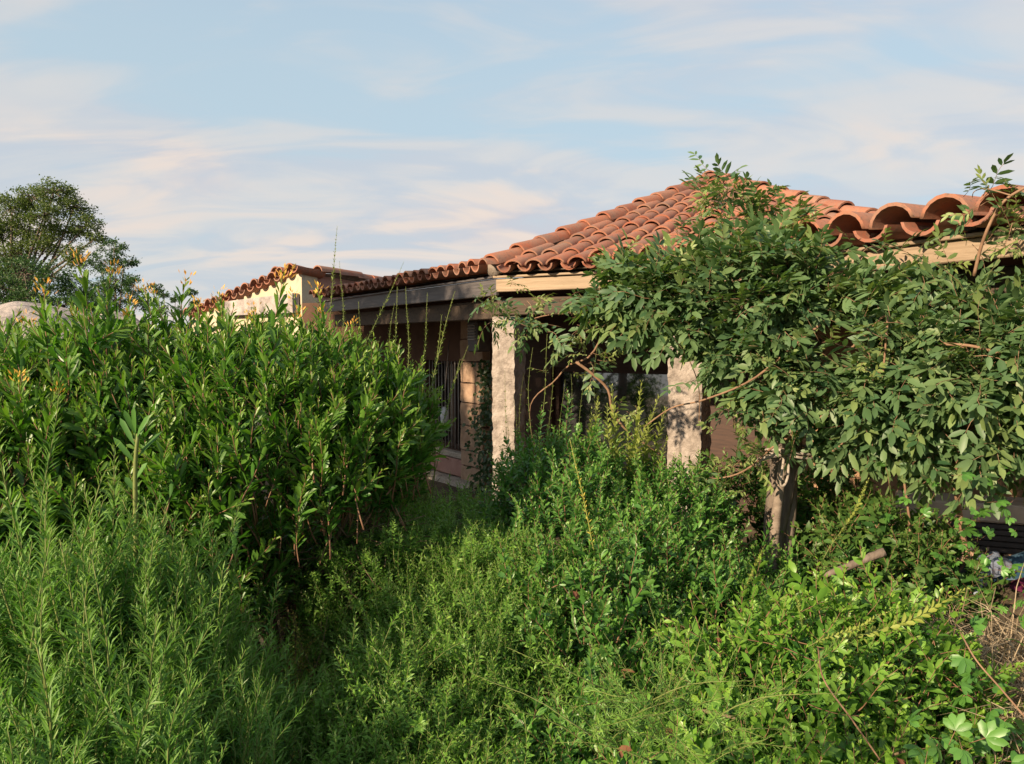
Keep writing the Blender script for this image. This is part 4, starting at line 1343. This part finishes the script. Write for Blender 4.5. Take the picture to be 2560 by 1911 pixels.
# ---- 7. thin wands of a leggy shrub
wand = thing('leggy_shrub', W(1050, 1300, 3.9), 'leggy shrub with thin upright wands before the dark veranda', 'shrub')
wa_t = T_(lambda: shoot(1.0, 84, 0.026, 0.0075, 55, 25, 0.25, 0.05, 0.0035, 0.6, 1.5, n=4, obov=0.5, fold=0.35, pairs=True, sides=4), 5)
wa_f = T_(lambda: shoot(1.0, 44, 0.024, 0.009, 48, 30, 0.1, 0.04, 0.0026, 0.35, 1.5, n=4, obov=0.5, fold=0.35, pairs=True, sides=4), 5)


def wands(root, lst, temps, name='wand', mats=None, tl=1.0):
    P_, D_, S_ = [], [], []
    for (u0, v0, u1, v1, y) in lst:
        a, b = W(u0, v0, y), W(u1, v1, y)
        P_.append(a)
        D_.append(b - a)
        S_.append(np.linalg.norm(b - a) / tl)
    plant(root, name, temps, mats or [L_WAND, M_STEMG], P_, D_, S_, 60)


wands(wand, [(1010, 1250, 1115, 725, 3.6), (1075, 1240, 1110, 790, 3.7), (1060, 1250, 1172, 865, 3.5), (1045, 1240, 1168, 905, 3.55), (985, 1150, 1010, 720, 3.4), (1000, 1130, 1032, 720, 3.5), (1020, 1130, 1070, 735, 3.6), (965, 1120, 980, 760, 3.4), (905, 1050, 888, 755, 3.5), (915, 1060, 940, 840, 3.4), (880, 1050, 905, 790, 3.5)], wa_t)
wands(wand, [(850, 980, 1025, 665, 3.7), (815, 1010, 822, 568, 3.9), (845, 1000, 862, 655, 3.9)], wa_t, 'thin_wand')
grey = thing('willowy_shrub', W(1380, 1330, 4.4), 'willowy grey-green shoots in front of the first stone pillar', 'shrub')
wands(grey, [(1320, 1300, 1335, 870, 4.5), (1335, 1290, 1358, 835, 4.5), (1365, 1280, 1370, 880, 4.5), (1410, 1250, 1425, 935, 4.4), (1400, 1250, 1400, 950, 4.4), (1440, 1250, 1450, 920, 4.4), (1485, 1250, 1500, 860, 4.3), (1275, 1230, 1250, 930, 4.7), (1290, 1200, 1300, 935, 4.7), (1285, 1190, 1262, 1010, 4.7), (1290, 1180, 1290, 990, 4.7)], wa_f)
yell = thing('yellowing_shrub', W(1540, 1330, 3.9), 'yellow-green upright sprays rising between the two pillars', 'shrub')
yw_t = T_(lambda: shoot(0.6, 84, 0.046, 0.017, 66, 30, 0.1, 0.12, 0.0034, 0.9, 0.6, n=8, obov=0.5, fold=0.3, pairs=True), 5)
wands(yell, [(1530, 1350, 1575, 970, 4.0), (1570, 1350, 1612, 985, 4.0), (1550, 1340, 1530, 1010, 4.0), (1600, 1340, 1590, 1060, 4.0), (1480, 1330, 1490, 1020, 4.1), (1620, 1330, 1640, 1090, 4.0), (1500, 1330, 1455, 1000, 4.2), (1585, 1340, 1560, 960, 4.0), (1540, 1345, 1600, 1030, 3.95), (1610, 1330, 1625, 1020, 4.05), (1560, 1330, 1585, 1060, 3.9)], yw_t, 'spray', tl=0.6)

# long yellow and lime wands above the low bushes
yl_t = T_(lambda: shoot(0.8, 56, 0.020, 0.006, 55, 30, 0.45, 0.05, 0.0038, 0.9, 0.6, n=4, obov=0.5, fold=0.3, stemtint=0.6, pairs=True), 2)
yel = thing('yellow_wand', W(1530, 1560, 2.8), 'single long yellow wand leaning left above the bushes', 'plant')
wands(yel, [(1532, 1560, 1405, 1105, 2.9)], yl_t, 'wand', [L_YELLOW, M_STEMG], 0.8)
lm_t = T_(lambda: shoot(0.6, 76, 0.036, 0.017, 50, 30, 0.1, -0.06, 0.003, 1.0, 0.35, n=8, obov=0.5, fold=0.3, pairs=True), 2)
lime = thing('lime_wand', W(2150, 1640, 2.15), 'bright lime leafy wand arching right beside the dry grass', 'plant')
wands(lime, [(2040, 1640, 2425, 1480, 2.1), (2020, 1620, 2220, 1525, 2.05), (2060, 1400, 2185, 1200, 3.3), (1850, 1500, 1905, 1360, 2.7), (2010, 1580, 1990, 1470, 2.2)], lm_t, tl=0.6)

# ---- 8. dark sparse understory in the gap at the lower left
und = thing('sparse_undergrowth', (-0.75, 2.2, ground_z(-0.75, 2.2)), 'sparse dark undergrowth flecked with yellowing leaves between herb and fine bush', 'undergrowth')
un_t = T_(lambda: shoot(0.3, 34, 0.012, 0.006, 70, 35, 0.1, 0.2, 0.0018, 0.6, 0.3, n=2, obov=0.5, sides=3), 6)
lb = [lobe(700, 2.6, 0.86, 0.4, 0.5, 0.5), lobe(640, 1.9, 0.78, 0.3, 0.5, 0.5), lobe(820, 2.2, 0.74, 0.25, 0.4, 0.5), lobe(760, 1.6, 0.66, 0.3, 0.35, 0.4)]
P, D, Kp = sample_lobes(lb, 170, 0.7, 0.4, 0.5)
plant(und, 'twig', un_t, [L_DARK, M_TWIG], P - 0.15 * D, D, rng.uniform(0.7, 1.2, len(P)), 80, keep=Kp)
fern = thing('small_fern', W(640, 1930, 1.75), 'small bright feathery fern at the bottom edge', 'fern')
fe_t = T_(lambda: shoot(0.26, 60, 0.03, 0.0022, 55, 25, 0.1, 0.2, 0.0016, 0.3, 1.0, n=2, obov=0.4, sides=3), 4)
P = [W(625 + rng.normal(0, 22), 1930, 1.75 + rng.normal(0, 0.05)) for _ in range(16)]
plant(fern, 'frond', fe_t, [L_CREEP, M_STEMG], P, [np.array([rng.normal(0.1, 0.25), rng.normal(0, 0.2), 1]) for _ in P], rng.uniform(0.6, 1.0, 16), 16)
asp = thing('asparagus_fern', W(1680, 1960, 1.5), 'wiry asparagus fern along the bottom edge under the myrtle', 'fern')
as_t = T_(lambda: shoot(0.2, 70, 0.017, 0.0016, 70, 40, 0.05, 0.3, 0.0014, 0.5, 1.0, n=2, obov=0.4, sides=3), 5)
P = [W(rng.uniform(1480, 1880), 1850 + rng.normal(0, 50) - (60 if k % 3 else -20), 1.38 + rng.normal(0, 0.06)) for k in range(70)]
plant(asp, 'frond', as_t, [L_FINE, M_STEMG], P, [np.array([rng.normal(0, 0.6), rng.normal(-0.4, 0.3), rng.normal(0.6, 0.3)]) for _ in P], rng.uniform(0.6, 1.1, len(P)), 70)

# ---- 9. shaded fine bush behind, right of the tall shrub
shb = thing('shaded_bush', W(980, 1450, 4.2), 'dull green fine-leaved bush under the barred window', 'bush')
lb = [lobe(965, 4.3, 1.38, 0.22, 0.3, 0.42), lobe(930, 4.1, 1.2, 0.3, 0.3, 0.5), lobe(820, 4.2, 1.05, 0.35, 0.3, 0.5)]
P, D, Kp = sample_lobes(lb, 420, 0.7, 0.4, 0.3)
plant(shb, 'shoot', fi_t, [L_WAND, M_STEMG], P - 0.12 * D, D, rng.uniform(0.8, 1.3, len(P)), 90, keep=Kp)
low = thing('willow_weed', W(1130, 1420, 4.3), 'pale narrow-leaved weeds at the foot of the rough plinth', 'weed')
P = [W(rng.uniform(1040, 1330), rng.uniform(1390, 1430), rng.uniform(4.4, 5.2)) for _ in range(50)]
plant(low, 'stem', he_s, [L_HERB, M_STEMG, M_PETAL], P, [np.array([rng.normal(0, 0.2), rng.normal(0, 0.2), 1]) for _ in P], rng.uniform(0.6, 1.1, len(P)), 60)

# ---- 10. undergrowth beneath the wisteria
uw = thing('shade_plant', W(2150, 1420, 3.9), 'dark leafy plants in the shade under the wisteria', 'plant')
lb = [lobe(2110, 4.2, 1.05, 0.3, 0.25, 0.45), lobe(2230, 3.8, 1.1, 0.3, 0.3, 0.4), lobe(2350, 3.5, 0.98, 0.28, 0.28, 0.35), lobe(1850, 4.8, 1.22, 0.28, 0.2, 0.55), lobe(2050, 4.6, 1.2, 0.25, 0.2, 0.5)]
P, D, Kp = sample_lobes(lb, 120, 0.55, 0.45, 0.35)
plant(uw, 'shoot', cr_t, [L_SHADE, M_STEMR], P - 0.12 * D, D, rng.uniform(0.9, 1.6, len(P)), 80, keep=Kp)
vw = thing('virginia_creeper', W(2440, 1500, 3.0), 'hand-shaped creeper leaves beside the dry grass', 'creeper')


def palm_leaf():
    g_ = Geo()
    for k in range(5):
        a = math.radians(-72 + 36 * k)
        add_leaf(g_, np.array([0, 0, 0.06]), np.array([math.sin(a), -0.15 + rng.normal(0, 0.1), math.cos(a)]), np.array([0, 1, 0.1]), 0.075 * (1 - 0.25 * abs(k - 2) / 2), 0.03, 0, 0.05, rng.uniform(0, 1), obov=0.55, droop=0.2, fold=0.25)
    g_.add(*tube([(0, 0, 0), (0, 0, 0.03), (0, 0, 0.06)], 0.0015, 3), 1)
    return g_


pa_t = T_(palm_leaf, 5)
P, D = [], []
for (u, v, y, n, su, sv) in ((2470, 1440, 3.0, 14, 40, 40), (2380, 1330, 3.3, 14, 40, 40), (2500, 1250, 3.2, 14, 40, 50), (2520, 1540, 2.7, 8, 30, 24), (2440, 1720, 2.2, 8, 40, 40), (2500, 1850, 1.9, 10, 60, 40), (2330, 1840, 1.8, 8, 60, 40), (2420, 1610, 2.3, 6, 50, 30), (2270, 1230, 3.5, 10, 60, 40)):
    for _ in range(n):
        P.append(W(u + rng.normal(0, su), v + rng.normal(0, sv), y + rng.normal(0, 0.06)))
        D.append(np.array([rng.normal(0, 0.6), rng.normal(-0.4, 0.3), rng.normal(0.1, 0.5)]))
plant(vw, 'palmate_leaf', pa_t, [L_MYRT, M_STEMR], P, D, rng.uniform(0.4, 0.75, len(P)), 100, roll=0.9)
vine(vw, 'runner', ((2560, 1790, 2.0), (2500, 1720, 2.05), (2440, 1650, 2.1), (2400, 1580, 2.2)), 0.004, 0.003)
vine(vw, 'runner', ((2200, 1900, 1.75), (2130, 1800, 1.8), (2060, 1700, 1.9), (2045, 1620, 2.0)), 0.003, 0.003)

# ---- 11. ivy on the stone pier
ivy = thing('ivy', W(1215, 1260, 8.4), 'dark ivy climbing the stone pier behind the first pillar', 'ivy')
iv = Geo()
for _ in range(620):
    t = rng.uniform(0, 1)
    v = 900 + 350 * t
    u = 1212 + rng.normal(8 * math.sin(9 * t), 13 + 8 * t)
    u = min(u, 1246)
    p = W(u, v, 9.62 + (1212 - u) * 0.008 + rng.uniform(-0.14, 0.0))
    add_leaf(iv, p, np.array([rng.normal(0, 0.6), -0.3, rng.normal(-0.5, 0.5)]), np.array([rng.normal(-0.2, 0.4), -1, 0.3]), rng.uniform(0.04, 0.075), rng.uniform(0.035, 0.06), 0, 0, rng.uniform(0, 1), n=4, obov=0.35)
part('foliage', iv, [L_IVY], ivy, kind='stuff')

# ---- 12. dry grass, dead wood and dead leaves
dg = Geo()
for _ in range(2600):
    x, y = rng.normal(1.78, 0.3), rng.normal(2.62, 0.32)
    z = ground_z(x, y) + 0.10
    a = rng.uniform(0, 6.28)
    Lg = rng.uniform(0.10, 0.36)
    d = np.array([math.cos(a), math.sin(a), rng.normal(0.12, 0.3)])
    side = np.array([-math.sin(a), math.cos(a), 0]) * 0.0016
    p0 = np.array([x, y, z + rng.uniform(-0.03, 0.12)])
    c = rng.normal(0, 0.05, 3)
    pm, p1 = p0 + d * Lg * 0.5 + c + np.array([0, 0, 0.03]), p0 + d * Lg + c * rng.uniform(-1, 1)
    up2 = np.array([0, 0, 0.0016])
    dg.add([p0 - side, p0 + side, pm - side + up2, pm + side, p1], [(0, 1, 3), (0, 3, 2), (2, 3, 4)], 0, 0, rng.uniform(0, 1))
tag(obj('dry_grass', mesh('dry_grass', dg, [M_STRAW])), 'tangle of dry straw-coloured grass on the mound at the right edge', None, None, 'stuff')
log = thing('broken_branch', W(2150, 1395, 3.2), 'broken grey branch stub lying under the wisteria', 'branch')
part('wood', Geo().add(*tube(spline([W(2060, 1440, 3.3), W(2120, 1416, 3.26), W(2170, 1396, 3.24), W(2212, 1379, 3.22)], 12) + rng.normal(0, 0.0008, (12, 3)), np.array([0.010, 0.014, 0.0165, 0.016, 0.018, 0.0175, 0.019, 0.017, 0.0195, 0.018, 0.0205, 0.019]), 7), ), [M_BARK], log)
for i, (u, v, y, L, w, lab) in enumerate(((1432, 1478, 2.45, 0.034, 0.02, 'curled red-brown dead leaf caught in the myrtle near the yellow wand'), (1553, 1675, 1.95, 0.036, 0.009, 'narrow tan dead leaf lying low on the myrtle'), (1790, 1595, 2.1, 0.022, 0.012, 'small beige dead leaf at the edge of the creeper'),
                                    (1545, 1872, 1.5, 0.028, 0.014, 'pinkish brown dead leaf on the asparagus fern'), (1658, 1820, 1.5, 0.03, 0.014, 'rust-red dead leaf at the bottom edge'), (2242, 1895, 1.6, 0.03, 0.02, 'orange-brown withered leaf in the bottom right creeper'), (1665, 1365, 3.0, 0.03, 0.022, 'dark red withered leaf deep in the myrtle'))):
    gl = Geo()
    p = W(u, v, y)
    add_leaf(gl, np.zeros(3), np.array([0.7, -0.2, rng.normal(-0.3, 0.4)]), np.array([0, -0.7, 0.7]), L, w, 0, 0, rng.uniform(0, 1), fold=0.8, droop=0.3)
    add_leaf(gl, np.array([0.0, 0.002, 0.0]), np.array([0.2, -0.4, -0.8]), np.array([0.3, -0.7, 0.3]), L * 0.7, w * 0.8, 0, 0, rng.uniform(0, 1), fold=0.9, droop=-0.3)
    o = obj('dead_leaf', mesh('dead_leaf', gl, [M_DEADLEAF]), loc=tuple(p))
    tag(o, lab, 'dead leaf', 'dead leaves in the bushes')

# ---- 13. parapet and tarpaulin at the right edge
par = thing('parapet', (3.2, 4.3, 0), 'low parapet with pale coping and dark board at the right edge', 'low wall')
pa, pb = np.array([2.45, 4.75]), np.array([4.2, 4.1])
zc = zat(1300, 4.45)
M_COPE = mat_noise('pale_coping', [(0.3, (0.44, 0.36, 0.27)), (0.7, (0.6, 0.52, 0.42))], 8, rough=0.9, bstr=0.4)
part('coping', Geo().add(*seg_box(pa, pb, 0.1, zc - 0.04, zc + 0.075, 0.3, bev=0.012)), [M_COPE], par, smooth=False)
hp_ = hdir(pa, pb)
for k in range(5):
    part('slat', Geo().add(*seg_box(pa, pb, -0.01, zc - 0.225 + 0.036 * k, zc - 0.193 + 0.036 * k, 0.03, bev=0.004)), [M_IRON], par, smooth=False)
part('core', Geo().add(*seg_box(pa, pb, 0.14, 0.0, zc - 0.042, 0.16, bev=0)), [M_MORTAR], par, smooth=False)
for r in range(4):
    a = rng.uniform(0, 0.1)
    while a < 1.75:
        w = rng.uniform(0.09, 0.2)
        p = pa + hp_ * (a + w / 2)
        part('stone', rough_block(v3(p, zc - 0.3 - r * 0.14) - v3(np.array([-hp_[1], hp_[0]]), 0) * -0.03, w / 2 - 0.006, 0.05, 0.064, hp_, np.array([-hp_[1], hp_[0]]), 0.04, 0.013, 12.0, r * 5.0 + a), [M_BLOCK], par)
        a += w
M_TARP = mat_noise('blue_tarp', [(0.3, (0.018, 0.055, 0.09)), (0.55, (0.05, 0.10, 0.15)), (0.75, (0.30, 0.34, 0.40))], 4.0, 3, rough=0.42, spec=0.5, dist=1.5)
M_WHITE = mat_noise('white_plastic', [(0.3, (0.13, 0.16, 0.22)), (0.7, (0.24, 0.27, 0.33))], 5, rough=0.4, spec=0.5)
M_PINK = mat_noise('magenta_cloth', [(0.3, (0.05, 0.006, 0.022)), (0.7, (0.09, 0.01, 0.04))], 5, rough=0.7)


def crumple(c, sx, sy, hz, res, seed, fs, skew):
    V = []
    for i in range(res):
        for j in range(res):
            a, b = -1 + 2 * i / (res - 1), -1 + 2 * j / (res - 1)
            z = hz * max(0.0, 1 - a * a) ** 0.5 * max(0.0, 1 - b * b) ** 0.5
            n = mnoise.noise(Vector((a * fs + seed, b * fs, seed)))
            n2_ = abs(mnoise.noise(Vector((a * fs * 2 + seed, b * fs * 2, 3 + seed))))
            V.append(np.array(c) + np.array([a * sx + 0.03 * n, b * sy + skew * a, z + hz * 0.35 * n - 0.2 * hz * n2_]))
    return Geo().add(V, grid_sheet(None, res, res))


for (nm, u, v, y, sx, sy, hz, m, lab, cat) in (('tarpaulin', 2530, 1440, 3.7, 0.26, 0.22, 0.2, M_TARP, 'crumpled dark blue tarpaulin below the parapet at the right edge', 'tarpaulin'),
                                               ('plastic_sheet', 2475, 1400, 3.62, 0.09, 0.1, 0.07, M_WHITE, 'pale bluish plastic sheet beside the blue tarpaulin', 'plastic sheet'),
                                               ('plastic_scrap', 2440, 1450, 3.45, 0.05, 0.05, 0.06, M_WHITE, 'small pale plastic scrap behind the dry grass', 'plastic scrap'),
                                               ('magenta_cloth', 2552, 1462, 3.3, 0.05, 0.06, 0.04, M_PINK, 'bundle of magenta cloth in front of the tarpaulin', 'cloth')):
    p = W(u, v, y)
    gz = crumple((0, 0, 0), sx, sy, hz, 16, u * 0.01, 1.6, 0.05)
    o = obj(nm, mesh(nm, gz, [m]), loc=(p[0], p[1], p[2] - hz * 0.5))
    tag(o, lab, cat)
bank = thing('earth_bank', (2.5, 3.6, 0), 'bank of earth carrying the tarpaulin below the parapet', 'bank')
Vb = []
for i in range(20):
    for j in range(20):
        x, y = 1.7 + 2.2 * i / 19, 2.7 + 1.9 * j / 19
        e = min(1, min(i, 19 - i, j, 19 - j) / 5)
        Vb.append((x, y, ground_z(x, y) - 0.05 + e * (0.62 + 0.06 * fnoise((x, y, 1), 4))))
part('soil', Geo().add(Vb, grid_sheet(None, 20, 20)), [M_SOIL], bank)


# ------------------------------------------------------------------ boulders and trees beyond
def boulder(name, c, r, seed, label):
    import bmesh
    bm = bmesh.new()
    bmesh.ops.create_icosphere(bm, subdivisions=5, radius=1.0)
    for v in bm.verts:
        p = v.co.copy()
        n = mnoise.noise(p * 1.1 + Vector((seed, 0, 0))) * 0.22 + mnoise.noise(p * 3 + Vector((seed, 2, 0))) * 0.06 + mnoise.noise(p * 9 + Vector((seed, 2, 5))) * 0.014
        v.co = Vector((p.x * r[0], p.y * r[1], p.z * r[2])) * (1 + n)
    me = bpy.data.meshes.new(name)
    bm.to_mesh(me)
    bm.free()
    me.polygons.foreach_set('use_smooth', np.full(len(me.polygons), True))
    me.materials.append(M_BOULDER)
    tag(obj(name, me, loc=tuple(c)), label, 'boulder')


boulder('boulder', W(60, 1010, 11.0) + np.array([0, 0, 0.0]), (1.95, 1.5, 1.42), 4.2, 'large pale granite boulder behind the flowering shrub at the left edge')
boulder('boulder', W(320, 980, 12.0), (0.7, 0.7, 1.25), 9.1, 'smaller rounded granite boulder beside the big one, half hidden')


def tree(name, label, base, trunk_h, clumps, lm, leaf_L, per, tr, cat='tree', group=None, bend=(0, 0)):
    """trunk, limbs to each clump (cx, cy, cz, r) and many small leaves round each clump's twigs"""
    base = np.asarray(base, float)
    t = thing(name, base, label, cat, group)
    top = base + np.array([bend[0], bend[1], trunk_h])
    gt = Geo()
    gt.add(*tube(spline([base, (base + top) / 2 + np.array([bend[0] * 0.2, 0, 0]), top], 8), np.linspace(tr, tr * 0.62, 8), 8))
    gl_V, gl_r, gl_t = [], [], []
    for (cx, cy, cz, r) in clumps:
        c = np.array([cx, cy, cz])
        j = base + (top - base) * rng.uniform(0.55, 1.0)
        mid = (j + c) / 2 + rng.normal(0, 0.12 * r, 3) + np.array([0, 0, -0.1 * r])
        gt.add(*tube(spline([j, mid, c], 7), np.linspace(tr * 0.42, tr * 0.1, 7), 5))
        nt = max(8, int(per * r * r / 13))
        for _ in range(nt):
            u = rng.normal(0, 1, 3)
            u /= np.linalg.norm(u)
            e = c + u * r * rng.uniform(0.35, 1.0) ** 0.6 * np.array([1.1, 1.1, 0.8])
            m2 = (c + e) / 2 + rng.normal(0, 0.06 * r, 3)
            gt.add(*tube([c, m2, e], [tr * 0.09, tr * 0.06, tr * 0.02], 3))
            k = 46
            q = e + rng.normal(0, 0.16 * r, (k, 3)) * np.array([1.2, 1.2, 0.8])
            gl_V.append(q)
    Q = np.concatenate(gl_V)
    n = len(Q)
    d = rng.normal(0, 1, (n, 3)) + np.array([0, 0, 0.25])
    R = basis(d, rng.uniform(0, 6.28, n))
    sc = leaf_L * rng.uniform(0.7, 1.3, n)
    LV, LT = leaf(1.0, 0.5, 0.3, 0.15, 0.5, 2)
    VV = np.einsum('nij,vj->nvi', R, LV) * sc[:, None, None] + Q[:, None, :]
    TT = LT[None] + (np.arange(n) * 4)[:, None, None]
    gc = Geo().add(VV.reshape(-1, 3), TT.reshape(-1, 3), 0, 0.0, rng.uniform(0, 1, n).repeat(4))
    part('trunk', gt, [M_BARK], t)
    part('crown', gc, [lm], t)
    return t


def clump(u, v, y, rpx, dy=0.0):
    p = W(u, v, y + dy)
    return (*p, rpx / FPX * y)


Y1 = 30.0
cl1 = [clump(u, v, Y1, r, dy) for (u, v, r, dy) in ((30, 520, 42, 0), (80, 495, 42, 0.5), (135, 480, 40, 0), (185, 520, 40, 0.3), (110, 540, 40, -0.5), (60, 575, 40, 0.3), (215, 565, 34, 0), (165, 580, 38, 0.6), (235, 600, 26, 0), (120, 610, 42, 0), (190, 640, 36, -0.4), (40, 640, 46, 0), (0, 580, 46, 0.5), (-50, 560, 50, 0), (20, 700, 44, 0), (-40, 660, 50, 0))]
tree('spreading_tree', 'tall spreading tree with bare limbs showing, at the left edge beyond the boulder', W(40, 860, Y1) * np.array([1, 1, 0]), 4.2, cl1, L_TREE, 0.09, 1250, 0.22)
cl2 = [clump(u, v, 26, r, dy) for (u, v, r, dy) in ((285, 625, 30, 0), (255, 660, 32, 0.4), (310, 655, 28, 0), (290, 700, 36, 0), (245, 715, 36, 0.3), (335, 715, 28, -0.3), (300, 750, 36, 0), (350, 755, 30, 0), (230, 760, 34, 0))]
tree('small_tree', 'smaller rounded tree standing right of the spreading tree', W(290, 860, 26) * np.array([1, 1, 0]), 2.0, cl2, L_TREE2, 0.08, 1300, 0.12)
cl3 = [clump(u, v, 22, r, dy) for (u, v, r, dy) in ((60, 680, 48, 0), (130, 690, 44, 0), (180, 715, 42, 0.4), (10, 720, 50, 0), (100, 740, 50, 0), (-40, 720, 60, 0), (210, 755, 40, 0), (160, 765, 44, -0.3), (40, 770, 50, 0), (260, 775, 32, 0))]
tree('bushy_tree', 'low dark bushy tree directly behind the big boulder', W(90, 880, 22) * np.array([1, 1, 0]), 1.6, cl3, L_TREE2, 0.075, 1300, 0.14)
cl4 = [clump(u, v, 20, r, dy) for (u, v, r, dy) in ((385, 720, 17, 0), (410, 735, 15, 0), (365, 750, 18, 0), (440, 745, 14, 0), (480, 735, 13, 0), (400, 770, 20, 0), (450, 780, 18, 0), (490, 760, 11, 0))]
tree('scrubby_tree', 'thin scrubby bush against the sky beside the plastered building', W(420, 860, 20) * np.array([1, 1, 0]), 1.9, cl4, L_TREE2, 0.055, 900, 0.05, 'bush')

# unseen trees added at left, shading the veranda and mirrored in the big window
def shade_tree(label, q, s, ctop, crad, n, hz, lm):
    c2 = q * np.array([-SUN_H[1], SUN_H[0]]) + s * SUN_H
    cl_ = []
    for _ in range(n):
        a, r = rng.uniform(0, 6.28), crad * math.sqrt(rng.uniform(0, 1))
        cl_.append((c2[0] + r * math.cos(a), c2[1] + r * math.sin(a), ctop - rng.uniform(0.4, hz), rng.uniform(0.5, 0.8)))
    tree('shade_tree', label, (c2[0], c2[1], 0), ctop * 0.45, cl_, lm, 0.11, 420, 0.16, 'tree', 'unseen trees added on the left')


shade_tree('shade tree out of view to the left of the flowering shrub', -7.7, 4.0, 7.4, 1.9, 46, 4.4, L_TREE2)
shade_tree('tallest shade tree out of view on the left, beyond the other', -9.6, 4.4, 8.2, 1.0, 24, 4.4, L_TREE2)
shade_tree('low leafy tree out of view on the left, mirrored in the big window', -9.0, 5.0, 3.4, 1.9, 20, 3.0, L_TREE2)
